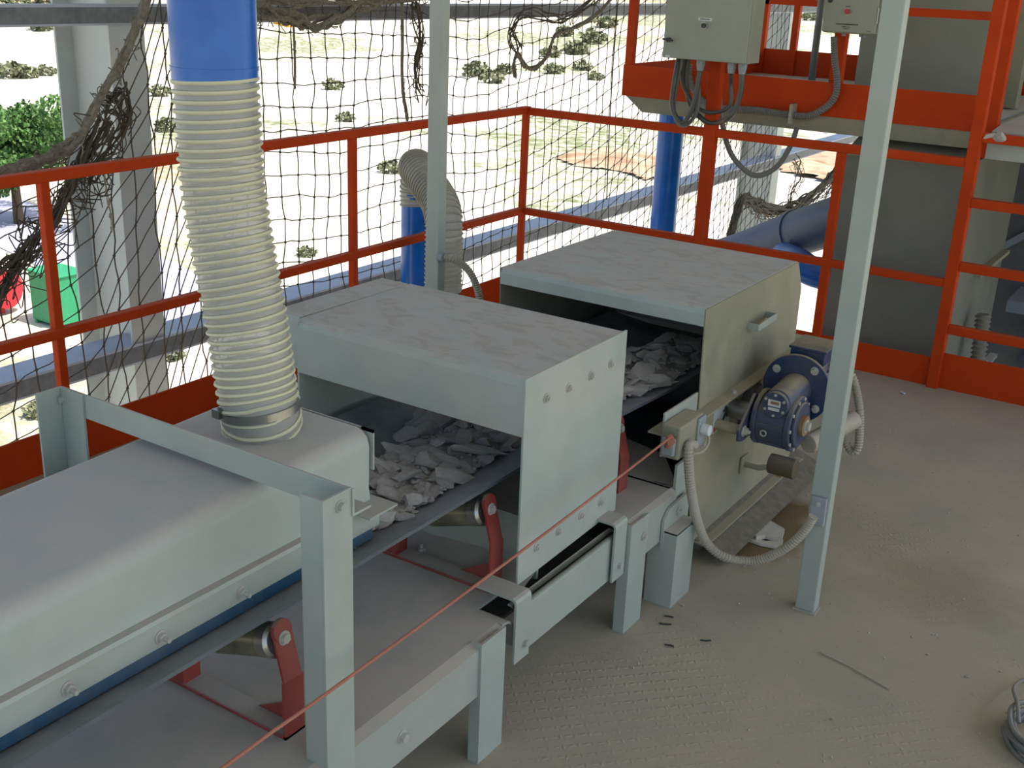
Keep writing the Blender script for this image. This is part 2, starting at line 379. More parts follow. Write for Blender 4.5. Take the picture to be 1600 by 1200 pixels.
MB().box(.88, .93, YR - .025, YR + .025, 0, 2.1).build('tall_post', 'orange', t, .004)

# ================================================================ UPPER PLATFORM beyond
YF = 5.42; PX0, PX1 = -2.87, -1.06; PYB = 7.25
t = thing('raised_platform', 'raised platform with orange kick plates behind the control cabinet', 'platform', (-2, 6.2, 1.0))
MB().box(PX0, PX1, YF, PYB, 1.125, 1.135).build('deck_plate', 'deck', t)
MB().box(PX0, PX1, YF - .006, YF, 1.105, 1.262).build('kick_plate', 'orange', t)
MB().box(PX0 - .006, PX0, YF, PYB, 1.105, 1.262).build('kick_plate', 'orange', t)
MB().box(PX0, PX1, PYB, PYB + .006, 1.125, 1.29).build('kick_plate', 'orange', t)
MB().prism([(PX0 + .02, 1.105), (PX0 + .12, 1.03), (PX1, 1.03), (PX1, 1.105)], 'y', YF, YF + .06).build('edge_beam', 'olive', t)
MB().prism([(PX0 + .02, 1.105), (PX0 + .12, 1.03), (PX1, 1.03), (PX1, 1.105)], 'y', PYB - .1, PYB - .04).build('edge_beam', 'olive', t)
for x in (-2.5, -1.9, -1.3): MB().box(x, x + .05, YF + .06, PYB - .1, 1.04, 1.12).build('cross_beam', 'olive', t)
MB().box(PX0, -2.05, PYB - .02, PYB + .02, 1.56, 1.60).build('top_rail', 'orange', t)
MB().box(-2.66, -2.62, PYB - .02, PYB + .02, 1.13, 1.56).build('post', 'orange', t)
MB().box(PX0, PX0 + .04, PYB - .02, PYB + .02, 1.13, 1.60).build('post', 'orange', t)
MB().box(PX0 - .0, PX0 + .04, YF, YF + .04, 1.13, 2.1).build('post', 'orange', t)
MB().box(PX0 - .0, PX0 + .04, YF, PYB, 1.74, 1.78).build('top_rail', 'orange', t)
MB().box(-1.80, -1.745, YF + .05, YF + .10, 1.13, 2.1).build('post', 'orange', t)
p = at(1413, 18, y=YF); q = at(1553, 36, y=YF)
MB().box(p.x, -1.06, YF - .02, YF + .02, p.z - .018, p.z + .018).build('rail', 'orange', t)
MB().box(-1.06, -1.0, YF - .03, YF + .03, 1.0, 2.1).build('tall_post', 'orange', t, .003)
t = thing('landing_deck', 'dusty landing deck above the lower rails at the right edge', 'platform', (-.3, 6, 1.1))
MB().prism([(-.97, YR + .03), (.9, YR + .03), (.9, 6.9), (-1.0, 6.9), (-1.0, 5.5)], 'z', 1.135, 1.145).build('deck_plate', 'deck', t)
MB().box(-.98, .9, YR + .03, YR + .08, 1.03, 1.13).build('edge_beam', 'paint', t)
MB().box(-.98, .9, 6.85, 6.9, 1.03, 1.13).build('edge_beam', 'paint', t)
MB().box(-1.05, -.99, 5.5, 6.9, .98, 1.13).build('edge_beam', 'olive', t)
o = MB().box(-1.20, -1.10, 6.3, 6.4, 1.147, 2.4).build('vertical_panel', 'olive'); tag(o, 'narrow olive grey upright panel standing on the dusty landing', 'panel')
MB().box(-1.1, .4, 7.0, 7.01, 1.15, 1.30).build('kick_plate', 'orange', t)
MB().box(-1.2, .6, 7.5, 7.52, 1.15, 2.6).build('back_wall', 'olive', t)

# bins
t = thing('storage_bin', 'large dark grey steel bin behind the far railing, seen beside the grey post', 'bin', (-1.3, 6, -9))
MB().prism([(5.32, -9), (5.32, .955), (5.55, 1.02), (6.6, 1.02), (6.6, -9)], 'x', -1.64, -1.085).build('body', 'bin', t, .004)
MB().box(-1.085, -1.072, 5.34, 6.6, -.4, .97).build('side_panel', 'bin', t)
MB().box(-1.072, -1.04, 5.9, 6.6, .35, .37).build('bolted_flange', 'olive', t)
MB().box(-1.072, -1.03, 5.6, 6.8, -.30, -.28).build('bolted_flange', 'deck', t)
f = BP()
for k in range(6): f.hexbolt((-1.05, 5.7 + k * .18, -.28), (0, 0, 1), .008)
f.build('flange_bolt', 'zinc', t)
t = thing('equipment_housing', 'tall grey steel housing standing on the raised platform', 'housing', (-1.55, 6.4, 1.135))
MB().box(-1.87, -1.235, 6.1, 7.0, 1.137, 2.6).build('body', 'housing', t, .004)
MB().box(-1.235, -1.20, 6.1, 6.13, 1.137, 2.6).build('corner_flange', 'olive', t)
# right-hand dark machinery under the landing
t = thing('screen_housing', 'dark blue grey machine housing beneath the landing at the right edge', 'machine', (-.3, 7, -9))
MB().box(-1.9, .9, 7.3, 7.34, -.9, 1.12).build('back_panel', 'darkmetal', t)
MB().bar((-1.25, 7.28, .2), (-.5, 7.28, .80), .02, .04).build('brace', 'bluegrey', t)
MB().box(-1.05, .9, 6.9, 7.3, -.05, .02).build('blue_beam', 'bluegrey', t)
MB().box(-.98, .9, 6.0, 7.3, -.45, -.40).build('top_plate', 'bluegrey', t)
MB().box(-.90, .9, 6.0, 6.04, -.75, -.45).build('side_panel', 'darkmetal', t)
MB().box(-.98, .9, 5.45, 6.6, -.80, -.76).build('walkway_plate', 'deck', t)
MB().box(-.6, -.5, 6.9, 7.0, -9, -.8).build('support_leg', 'galv', t)
MB().cyl((-.93, 6.55, -.33), (-.80, 6.55, -.33), .05).build('bearing_housing', 'duct', t, smooth=True)
p0 = at(1535, 500, y=5.9); p1 = at(1528, 570, y=5.9)
o = corr([p0 + Vector((0, 0, .03)), (p0 + p1) / 2, p1 - Vector((0, 0, .04))], .034, .006, .012, 16).build('rubber_bellows', 'greycable', smooth=False)
tag(o, 'grey ribbed bellows hanging under the bin beside the right railing', 'hose')
# stones on landing
def rockmesh(seed, flat=.5, n=16):
    rd = random.Random(seed); bm = bmesh.new()
    for k in range(n):
        v = Vector((rd.gauss(0, 1), rd.gauss(0, 1), rd.gauss(0, 1))).normalized(); v = Vector((v.x * 1.15, v.y * rd.uniform(.7, 1), v.z * flat)); bm.verts.new(v * .5)
    r = bmesh.ops.convex_hull(bm, input=bm.verts); bmesh.ops.delete(bm, geom=[x for x in r['geom_interior'] if isinstance(x, bmesh.types.BMVert)], context='VERTS')
    me = bpy.data.meshes.new('rock'); bm.to_mesh(me); bm.free(); return me
ROCKS = []
for k in range(10):
    me = rockmesh(k + 1, (.35, .55, .28, .6)[k % 4], 12 + k % 5); me.materials.append(M['rock2'] if k in (4, 9) else M['rock']); ROCKS.append(me)
def rock(loc, sz, label, group, k=None, nm='rock'):
    o = bpy.data.objects.new(nm, ROCKS[random.randrange(len(ROCKS)) if k is None else k]); C.objects.link(o)
    if label.startswith('piece of') and o.data.materials[0] == M['rock2']: label = 'pale ' + label; group = 'pale ' + group
    o.location = loc; o.scale = (sz * random.uniform(.9, 1.6), sz * random.uniform(.7, 1), sz * random.uniform(.7, 1.0)); o.rotation_euler = (random.uniform(-.5, .5), random.uniform(-.5, .5), random.uniform(0, 6.3))
    return tag(o, label, 'rock', group)
q = at(1561, 214, z=1.17); rock(q, .075, 'rounded grey stone lying on the landing edge by the orange post', None, 3)
q = at(1546, 212, z=1.155); rock(q, .05, 'small white crumbled stone beside the larger one on the landing', None, 9)

# ================================================================ CONVEYOR
CX = -1.605
conv = thing('belt_conveyor', 'sage grey belt conveyor with dusty deck running along the platform', 'conveyor', (CX, 1.5, 0))
# stringers and deck (near section)
YE = 1.87
MB().prism([(-1.19, .180), (-1.19, .300), (-1.215, .308), (-2.02, .308), (-2.02, .18), (-2.012, .18), (-2.012, .30), (-1.215, .30), (-1.198, .292), (-1.198, .18)], 'y', -1.2, YE).build('deck_plate', 'deck', conv)
MB().box(-2.01, -1.285, YE, 2.10, .300, .308).build('deck_plate', 'deck', conv)
MB().sheet([(1.87, .308), (1.895, .305), (1.915, .292), (1.928, .265), (1.932, .22)], -1.285, -1.20, -.006, 'x').build('deck_lip', 'deck', conv, smooth=True)
f = MB(); n_ = 40; g_ = []
for i in range(n_ + 1):
    x = -1.85 + .60 * i / n_; ht = .012 + .030 * max(0, noise.noise(Vector((x * 7, 1.3, 2))) + .35)
    g_.append([f.bm.verts.new((x, 2.022 + .078 * j / 8, .3075 + ht * (j / 8) ** 1.4 + (.004 * noise.noise(Vector((x * 40, j, 0))) if j else 0))) for j in range(9)])
for i in range(n_):
    for j in range(8): f.bm.faces.new((g_[i][j], g_[i + 1][j], g_[i + 1][j + 1], g_[i][j + 1]))
f.build('dust_drift', 'deck', conv, smooth=True, kind='stuff')
# far section deck
MB().prism([(-1.18, .20), (-1.18, .322), (-1.20, .33), (-2.02, .33), (-2.02, .2), (-2.012, .2), (-2.012, .322), (-1.20, .322), (-1.188, .314), (-1.188, .2)], 'y', 2.46, 2.73).build('deck_plate', 'deck', conv)
q_ = [at(1050, 772, z=.33), at(1072, 760, z=.33), at(1038, 710, z=.33), at(975, 683, z=.33)]
MB().prism([(-1.2, 2.72)] + [(min(p.x, -1.2), p.y) for p in q_[1:]] + [(-2.0, q_[3].y), (-2.0, 2.72)], 'z', .324, .330).build('end_plate', 'deck', conv)
MB().box(-1.196, -1.188, 2.735, 2.84, .08, .40).box(-1.26, -1.196, 2.735, 2.741, .08, .33).build('end_upright', 'paint', conv)
MB().box(-2.0, -1.255, 2.10, 2.108, .30, .455).build('cross_plate', 'paint', conv)
MB().box(-2.0, -1.255, 2.108, 2.42, .447, .455).build('inner_deck', 'deck', conv)
def leg(x0, x1, y0, y1, z1, z0=0):
    t_ = .006; s = MB().box(x1 - t_, x1, y0, y1, z0, z1).box(x0, x1 - t_, y0, y0 + t_, z0, z1)
    return s.build('leg', 'paint', conv)
leg(-1.212, -1.183, 1.765, 1.86, .315); leg(-1.208, -1.175, 2.445, 2.545, .33); leg(-1.215, -1.13, 2.645, 2.77, .235)
leg(-1.212, -1.183, .10, .19, .30)
for y in (.1, 1.765, 2.445, 2.645): MB().box(-2.03, -2.024, y, y + .09, 0, .30).box(-2.024, -1.97, y, y + .006, 0, .30).build('leg', 'paint', conv)
MB().box(-1.215, -1.13, 2.645, 2.77, .231, .237).build('foot_cap', 'deck', conv)
MB().prism([(2.640, .18), (2.640, .27), (2.67, .295), (2.72, .30), (2.80, .30), (2.80, .22), (2.77, .20)], 'x', -1.178, -1.170).build('gusset', 'paint', conv)
# return-belt opening: channel + brackets
MB().sheet([(-1.205, .187), (-1.205, .305), (-1.208, .313), (-1.216, .318), (-1.226, .319)], 1.93, 2.41, -.005).build('side_channel', 'paint', conv, smooth=True)
for y0, y1 in ((1.905, 1.968), (2.375, 2.44)):
    MB().sheet([(-1.192, .187), (-1.192, .345), (-1.194, .350), (-1.199, .352), (-1.30, .352)], y0, y1, -.006).build('bracket', 'paint', conv)
f = BP()
for y in (1.948, 2.41): f.hexbolt((-1.189, y, .225), (1, 0, 0), .009, .010)
f.hexbolt((-1.19, 1.497, .238), (1, 0, 0), .010, .010); f.hexbolt((-1.169, 2.73, .265), (1, 0, 0), .009); f.hexbolt((-1.174, 2.52, .27), (1, 0, 0), .008)
for x, y in ((-1.44, 1.45), (-1.555, 2.03), (-1.42, .75)): f.hexbolt((x, y, .308), (0, 0, 1), .009, .008, .012)
f.build('bolt', 'zinc', conv)
# belt (closed loop: trough, head wrap, return)
def trough(y):
    k = 1 if y < 2.2 else max(.35, 1 - (y - 2.2) / 1.0 * .75); zc = .506; e = .067 * k
    return [(-.285, zc + e), (-.17, zc + .028 * k), (-.085, zc), (0, zc - .003), (.085, zc), (.185, zc + .034 * k), (.275, zc + e)]
f = MB(); rows = []
ys = [-.9 + .1 * i for i in range(46)]
for y in ys:
    P = [(CX + a, y, z) for a, z in trough(y)]; rows.append([f.bm.verts.new(p) for p in P] + [f.bm.verts.new((p[0], p[1], p[2] - .009)) for p in P[::-1]])
for i in range(len(rows) - 1):
    for k in range(14): f.bm.faces.new((rows[i][k], rows[i][(k + 1) % 14], rows[i + 1][(k + 1) % 14], rows[i + 1][k]))
f.bm.faces.new(rows[0]); f.bm.faces.new(rows[-1])
f.build('carrying_belt', 'rubber', conv, smooth=True)
MB().box(CX - .25, CX + .34, 1.0, 3.55, .245, .254).build('return_belt', 'beltd', conv)
MB().cyl((CX - .28, 3.55, .385), (CX + .28, 3.55, .385), .135, n=32).build('head_pulley', 'darkmetal', conv, smooth=True)

# idlers
def idler(y, label):
    t = thing('troughing_idler', label, 'roller', (CX, y, .31))
    XO = -1.300
    MB().box(2 * CX - XO, XO, y + .002, y + .05, .309, .314).build('base_bar', 'deck', t)
    MB().box(2 * CX - XO, XO, y - .002, y + .002, .309, .3155).build('bar_edge', 'red', t)
    for sg in (1, -1):
        X = lambda x: CX + sg * (x - CX)
        f = MB(); P = [(XO, .309), (XO, .435), (XO - .026, .535)]
        for i in range(2):
            a, b = P[i], P[i + 1]; f.prism([(X(a[0]), a[1]), (X(b[0]), b[1]), (X(b[0] - .006), b[1]), (X(a[0] - .006), a[1])], 'y', y - .002 + .002 * i, y + .05 - .004 * i)
        f.cyl((X(P[2][0] + .0035), y + .023, .530), (X(P[2][0] - .006), y + .023, .528), .023, n=20)
        f.build('bracket', 'red', t)
        MB().prism([(X(XO - .006), .315), (X(XO - .006), .375), (X(XO - .115), .315)], 'y', y + .040, y + .046).build('gusset', 'red', t)
        c = Vector((X(XO - .034), y + .023, .505)); d = Vector((-sg * math.cos(.32), 0, -math.sin(.32)))
        rl = MB().cyl(c + d * .032, c + d * .165, .0335, n=28).build('roller', 'roller', t, smooth=True)
        MB().cyl(c + d * .008, c + d * .032, .0345, n=28).cyl(c + d * .002, c + d * .008, .028, .0345, n=28).build('roller_cap', 'steel', rl, smooth=True)
        MB().hexbolt((X(XO - .021), y + .023, .515), (sg, 0, .12), .010, .007).build('bolt', 'zinc', t)
    MB().cyl((CX - .085, y + .023, .46), (CX + .085, y + .023, .46), .0335, n=28).build('roller', 'roller', t, smooth=True)
    MB().box(CX - .02, CX + .02, y, y + .045, .314, .43).build('inner_bracket', 'red', t)
idler(1.965, 'roller set with red bracket just left of the near hood')
idler(1.285, 'roller set with red bracket left of the grey portal leg')
idler(.605, 'roller set with red bracket at the bottom left corner')
idler(2.60, 'roller set with red bracket in the gap between the two hoods')

# cover over the near section
cov = thing('belt_cover', 'long dusty folded steel cover over the belt with the ribbed hose on top', 'cover', (CX, .8, .57))
def covsec(y):
    zt = .762 + (y - .8) * .032; R_ = -1.42; L_ = 2 * CX - R_
    pr = [(R_ + .002, .632), (R_ - .002, .66), (R_, zt - .035), (R_ - .006, zt - .015), (R_ - .018, zt - .004), (R_ - .035, zt)]
    return pr + [(2 * CX - a, z) for a, z in pr[::-1]]
f = MB(); rows = []
for y in (-1.2, 0, .8, 1.25, 1.67):
    P = covsec(y); rows.append([f.bm.verts.new((a, y, z)) for a, z in P] + [f.bm.verts.new((a + (.004 if a < CX else -.004), y, z - .004)) for a, z in P[::-1]])
m_ = len(rows[0])
for i in range(len(rows) - 1):
    for k in range(m_): f.bm.faces.new((rows[i][k], rows[i][(k + 1) % m_], rows[i + 1][(k + 1) % m_], rows[i + 1][k]))
f.bm.faces.new(rows[0]); f.bm.faces.new(rows[-1])
f.build('shell', 'cover', cov, smooth=True)
for sg in (1, -1):
    X = lambda x: CX + sg * (x - CX)
    MB().prism([(X(-1.424), .632), (X(-1.405), .629), (X(-1.402), .622), (X(-1.402), .575), (X(-1.408), .575), (X(-1.408), .62), (X(-1.424), .625)], 'y', -1.2, 1.68).build('side_strip', 'paint', cov)
    MB().prism([(X(-1.407), .60), (X(-1.403), .55), (X(-1.411), .548), (X(-1.415), .60)], 'y', -1.2, 1.66).build('rubber_skirt', 'skirt', cov)
    for y in (.345, .535, .72, .909, 1.095, 1.283, 1.466):
        MB().hexbolt((X(-1.402), y, .595), (sg, 0, 0), .009, .007, .014).build('bolt', 'zinc', cov)
MB().box(-1.447, -1.414, 1.675, 1.679, .70, .790).box(-1.79, -1.414, 1.675, 1.679, .784, .790).build('end_lip', 'paint', cov)
MB().box(-1.45, -1.36, 1.60, 1.69, .628, .633).build('end_tab', 'paint', cov)
dc = at(410, 665, x=CX)
MB().cyl((CX, dc.y, .78), (CX, dc.y, .825), .074, n=36, cap=False).cyl((CX, dc.y, .772), (CX, dc.y, .786), .083, .078, n=36).build('spigot', 'hood', cov, smooth=True)

# portal
t = thing('angle_iron_portal', 'sage grey angle iron portal straddling the belt cover', 'frame', (CX, 1.3, .2))
MB().box(-1.188, -1.182, 1.27, 1.345, .15, .852).box(-1.235, -1.188, 1.27, 1.276, .15, .852).build('leg', 'paint', t, .001)
MB().box(-1.975, -1.90, 1.335, 1.341, .31, .852).box(-1.975, -1.969, 1.28, 1.335, .31, .852).build('leg', 'paint', t, .001)
MB().box(-1.975, -1.178, 1.341, 1.346, .797, .850).box(-1.975, -1.178, 1.346, 1.39, .797, .802).build('cross_bar', 'paint', t, .001)
f = BP().hexbolt((-1.182, 1.312, .828), (1, 0, 0), .008).hexbolt((-1.182, 1.30, .252), (1, 0, 0), .008).hexbolt((-1.96, 1.335, .828), (0, -1, 0), .007)
f.build('bolt', 'paint', t)

# hood 1
h1 = thing('chute_hood', 'large dusty box hood with bolted side plate over the near belt', 'hood', (CX, 2.2, .33))
HX0, HX1, HY0, HY1, HZ = -1.93, -1.25, 1.995, 2.455, .853
MB().sheet([(HY0, .713), (HY0, HZ - .02), (HY0 + .004, HZ - .008), (HY0 + .016, HZ), (HY1, HZ)], HX0, HX1, -.005, 'x').build('top_and_front', 'hood', h1, smooth=True)
spl = MB().prism([(HY0 - .002, HZ), (HY1 + .012, HZ + .002), (HY1 + .022, .345), (HY0 + .002, .334)], 'x', HX1, HX1 + .006).build('side_plate', 'hood', h1, .001)
MB().prism([(HY0, HZ), (HY1, HZ), (HY1, .50), (HY0, .50)], 'x', HX0 - .005, HX0).build('side_plate', 'hood', h1)
MB().sheet([(HY0 + .005, .72), (HY0 + .005, HZ - .01), (HY0 + .015, HZ + .002), (HY1 - .01, HZ + .002)], -2.03, HX0 - .006, -.005, 'x').build('side_extension', 'hood', h1, smooth=True)
MB().box(HX0, HX1, HY1 - .006, HY1, .70, HZ - .002).build('rear_panel', 'paint', h1)
for y, z in ((2.083, .783), (2.184, .780), (2.289, .781), (2.388, .786), (2.075, .404), (2.176, .405), (2.285, .405), (2.388, .403)):
    MB().hexbolt((HX1 + .006, y, z), (1, 0, 0), .0085, .006, .003).build('bolt', 'zinc', spl)

# hood 2
h2 = thing('head_hood', 'dusty hood with a lifting handle over the far end of the belt', 'hood', (CX, 3.3, .5))
KX0, KX1, KY0, KY1, KZ = -1.91, -1.215, 2.88, 3.62, .825
MB().sheet([(KY0, .772), (KY0, KZ - .018), (KY0 + .005, KZ - .005), (KY0 + .018, KZ), (KY1, KZ), (KY1 + .06, KZ - .10), (KY1 + .065, .5)], KX0, KX1, -.005, 'x').build('top_and_back', 'hood', h2, smooth=True)
MB().prism([(KY0, KZ - .002), (KY1, KZ - .002), (KY1 + .06, KZ - .10), (KY1 + .065, .512), (KY0 + .02, .512)], 'x', KX1, KX1 + .004).build('side_plate', 'olive', h2)
MB().prism([(KY0, KZ - .002), (KY1, KZ - .002), (KY1 + .06, KZ - .10), (KY1 + .065, .40), (KY0 + .02, .40)], 'x', KX0 - .004, KX0).build('side_plate', 'bin', h2)
a = at(1168, 509, x=KX1 + .002); b = at(1196, 491, x=KX1 + .002); d = Vector((.036, 0, 0)); L = [a, a + d, b + d, b]; f = MB()
for p_, q_ in zip(L, L[1:]): f.bar(p_, q_, .004, .022)
f.build('handle', 'paint', h2, .001)

# head frame side plates (drive end)
hf = thing('drive_end_support', 'olive dusty side frame carrying the gearbox at the conveyor end', 'frame', (CX, 3.3, 0))
SP = [(2.70, .508), (2.70, .45), (2.80, .415), (2.95, .06), (3.78, .06), (3.80, .508)]
hx = -1.205
SPu = [(2.70, .508), (2.70, .45), (2.80, .415), (2.95, .06), (3.30, .06), (3.30, .508)]
MB().prism(SPu, 'x', hx - .006, hx).prism([(3.375, .06), (3.78, .06), (3.80, .508), (3.375, .508)], 'x', hx - .006, hx).prism([(3.30, .06), (3.375, .06), (3.375, .30), (3.30, .30)], 'x', hx - .006, hx).build('side_plate', 'olive', hf, .001)
MB().prism(SP, 'x', -2.01, -2.004).build('side_plate', 'bin', hf, .001)
MB().box(hx - .05, hx + .035, 2.66, 3.83, .508, .514).build('top_flange', 'olive', hf, .001)
MB().box(hx, hx + .045, 2.95, 3.80, .056, .062).build('bottom_flange', 'olive', hf, .001)
MB().box(-2.01, hx - .006, 3.80, 3.806, .06, .50).build('end_plate', 'bin', hf)
MB().prism([(hx - .02, .075), (hx - .02, .07), (-1.095, .018), (-1.09, .026)], 'y', 2.96, 3.86).build('drip_tray', 'tray', hf)
for y in (3.02, 3.7): MB().box(-1.30, hx - .006, y, y + .05, 0, .06).build('foot', 'bin', hf)
for y in (3.02, 3.7): MB().box(-2.004, -1.95, y, y + .05, 0, .06).build('foot', 'bin', hf)
a = at(1117, 632, x=hx); b = at(1138, 660, x=hx)
MB().box(hx, hx + .0015, a.y, b.y, b.z, a.z).build('warning_label', 'white', hf)
f = MB(); cy = (a.y + b.y) / 2 + .02; cz = (a.z + b.z) / 2
f.tube([(hx + .002, cy, cz + .018), (hx + .002, cy + .005, cz)], .006, 6); f.tube([(hx + .002, cy + .005, cz), (hx + .002, cy - .012, cz - .022)], .004, 6); f.tube([(hx + .002, cy + .005, cz), (hx + .002, cy + .018, cz - .018)], .004, 6); f.tube([(hx + .002, cy - .016, cz + .008), (hx + .002, cy + .018, cz + .004)], .0035, 6)
f.build('label_pictogram', 'ink', hf)
MB().box(hx + .0012, hx + .0022, a.y + .006, a.y + .022, b.z + .004, b.z + .022).build('label_mark', 'redlamp', hf)
f = BP()
q = at(1097, 693, x=hx); f.hexbolt(q, (1, 0, 0), .009)
for y in (3.1, 3.45): f.hexbolt((hx + .02, y, .514), (0, 0, 1), .008)
f.build('bolt', 'zinc', hf)
# scraper tensioner with counterweight
sc_ = thing('belt_scraper', 'brown cylinder counterweight on a rod below the gearbox', 'scraper', (hx, 3.35, .16))
q = at(1163, 725, x=hx + .006); e = at(1218, 728, x=-1.09)
MB().box(hx, hx + .008, q.y - .03, q.y + .03, q.z - .025, q.z + .03).build('mounting_plate', 'olive', sc_, .003)
MB().tube([q, q + Vector((.05, 0, 0)), e], .009, 10).build('rod', 'olive', sc_, smooth=True)
a = at(1203, 723, x=-1.075); b = at(1236, 731, x=-1.03)
MB().cyl(a, a + Vector((.085, 0, 0)), .032, n=24).build('counterweight', 'bumper', sc_, .003, True)
MB().cyl(a + Vector((.03, 0, -.035)), a + Vector((.04, 0, -.01)), .012).build('clamp_nut', 'rust', sc_)

# gearmotor
gm = thing('gear_motor', 'navy blue worm gearbox and flanged motor bolted to the conveyor head', 'motor', (-1.04, 3.2, .36))
ax, az = -1.04, .525
fl_ = MB().cyl((ax, 3.235, az), (ax, 3.25, az), .108, n=40).build('flange', 'navy', gm, .003, True)
f = BP()
for k in range(4):
    an = PI / 4 + k * PI / 2 + .15; f.hexbolt((ax + .085 * math.cos(an), 3.235, az + .085 * math.sin(an)), (0, -1, 0), .009)
f.build('flange_bolt', 'zinc', fl_)
MB().cyl((ax, 3.235, az), (ax + .002, 3.07, az + .002), .050, .042, n=28).build('worm_neck', 'navy', gm, .003, True)
wc_ = MB().cyl((ax + .002, 3.07, az), (ax + .002, 3.052, az), .040, n=28).build('worm_cover', 'navy', gm, .002, True)
f = BP()
for k in range(6):
    an = k * PI / 3 + PI / 2; f.hexbolt((ax + .002 + .032 * math.cos(an), 3.052, az + .032 * math.sin(an)), (0, -1, 0), .0045, .004, washer=False)
f.build('cover_screw', 'zinc', wc_)
MB().box(ax - .018, ax + .020, 3.0495, 3.052, az - .004, az + .016).build('name_plate', 'white', gm)
MB().box(ax - .016, ax + .018, 3.0495, 3.052, az - .017, az - .008).build('name_plate', 'white', gm)
MB().box(ax - .010, ax + .016, 3.0490, 3.0496, az + .003, az + .012).build('name_plate_print', 'rust', gm)
gy, gz = 3.135, .452
MB().cyl((-1.105, gy, gz), (-.990, gy, gz), .078, n=36).build('gear_case', 'navy', gm, .006, True)
MB().cyl((-1.108, gy, gz), (-1.092, gy, gz), .086, n=36).build('case_rim', 'navy', gm, .003, True)
MB().cyl((-1.003, gy, gz), (-.985, gy, gz), .086, n=36).cyl((-.985, gy, gz), (-.975, gy, gz), .070, n=36).build('case_rim', 'navy', gm, .003, True)
for k in range(6):
    an = k * PI / 3; MB().box(-1.09, -1.005, gy - .005 + .078 * math.cos(an), gy + .005 + .078 * math.cos(an), gz + .078 * math.sin(an) - .005, gz + .078 * math.sin(an) + .005).build('cooling_rib', 'navy', gm)
f = BP()
for k in range(10):
    an = k * PI / 5; f.hexbolt((-.985, gy + .078 * math.cos(an), gz + .078 * math.sin(an)), (1, 0, 0), .006, .004, washer=False)
f.build('case_bolt', 'zinc', gm)
MB().cyl((-.975, gy, gz), (-.962, gy, gz), .032, n=24).build('shaft_end', 'rust', gm, smooth=True)
MB().hexbolt((-.962, gy, gz), (1, 0, 0), .014, .010).build('shaft_bolt', 'zinc', gm)
MB().cyl((hx, gy, gz), (-1.105, gy, gz), .03, n=20).build('drive_shaft', 'steel', gm, smooth=True)
q = Vector((ax - .02, 3.05, gz + .025))
MB().tube([q + Vector((.009 * math.cos(a_ * .6), -.004, .009 * math.sin(a_ * .6) - .045)) for a_ in range(11)], .0025, 6).build('lifting_eye', 'zinc', gm)
MB().cyl((ax, 3.25, az), (ax, 3.47, az), .072, n=32).build('motor_body', 'navy', gm, .004, True)
for k in range(22):
    an = k * 2 * PI / 22; MB().bar((ax + .077 * math.cos(an), 3.27, az + .077 * math.sin(an)), (ax + .077 * math.cos(an), 3.44, az + .077 * math.sin(an)), .004, .014, (math.cos(an), 0, math.sin(an))).build('cooling_fin', 'navy', gm)
MB().cyl((ax, 3.47, az), (ax, 3.53, az), .078, .070, n=32).build('fan_cowl', 'navy', gm, .004, True)
MB().box(ax - .045, ax + .065, 3.27, 3.40, .60, .640).build('terminal_box', 'navy', gm, .004)
MB().box(ax - .05, ax + .07, 3.265, 3.405, .640, .650).build('terminal_lid', 'navy', gm, .003)
MB().cyl((-.965, 3.19, .375), (-.90, 3.42, .40), .030, n=22).build('support_tube', 'conduit', gm, .003, True)
MB().prism([(3.00, .405), (2.995, .44), (3.02, .46), (3.10, .53), (3.16, .50), (3.10, .40), (3.03, .395)], 'x', -1.125, -1.115).build('torque_arm', 'navy', gm, .002)
MB().cyl((hx, 3.03, .43), (-1.125, 3.03, .43), .016, n=16).build('torque_stub', 'olive', gm, smooth=True)
MB().hexbolt((-1.115, 3.03, .43), (1, 0, 0), .012, .010, .008).build('torque_bolt', 'zinc', gm)
t = thing('bearing_block', 'dusty bearing block beside the slot behind the gearbox', 'bearing', (hx, 3.28, .42))
MB().prism([(3.21, .36), (3.21, .44), (3.25, .49), (3.31, .49), (3.35, .44), (3.35, .36)], 'x', hx, hx + .03).build('casting', 'navy', t, .004)
MB().cyl((hx + .03, 3.28, .43), (hx + .045, 3.28, .43), .035, n=24).build('bearing_cap', 'olive', t, .003, True)
f = BP().hexbolt((hx + .03, 3.23, .39), (1, 0, 0), .008).hexbolt((hx + .03, 3.335, .39), (1, 0, 0), .008); f.build('bolt', 'zinc', t)

# pull cord switch + cord
sw = thing('pull_cord_switch', 'grey emergency pull cord switch box at the end of the red cord', 'switch', (-1.15, 2.75, .48))
MB().box(-1.215, -1.209, 2.665, 2.88, .445, .575).build('back_plate', 'paint', sw, .001)
MB().box(-1.209, -1.150, 2.645, 2.80, .455, .552).build('body', 'olive', sw, .006)
MB().box(-1.197, -1.160, 2.630, 2.645, .470, .520).build('front_gland', 'gland', sw, .003)
MB().box(-1.15, -1.143, 2.752, 2.80, .46, .548).build('side_cover', 'gland', sw, .002)
MB().cyl((-1.143, 2.775, .512), (-1.118, 2.775, .512), .016, n=20).build('reset_knob', 'white', sw, .002, True)
MB().tube(spline([(-1.135, 2.80, .50), (-1.125, 2.79, .47), (-1.125, 2.75, .455), (-1.14, 2.72, .455)], 5), .0035, 6).build('lever_wire', 'conduit', sw, smooth=True)
ce = at(1048, 683, x=-1.165)
MB().cyl((-1.178, 2.63, .495), ce, .008, n=12).cyl(ce + Vector((.006, -.006, -.012)), ce + Vector((-.008, .01, -.006)), .011, n=10).build('cord_clamp', 'cord', sw, smooth=True)
cs = at(345, 1202, x=-1.12)
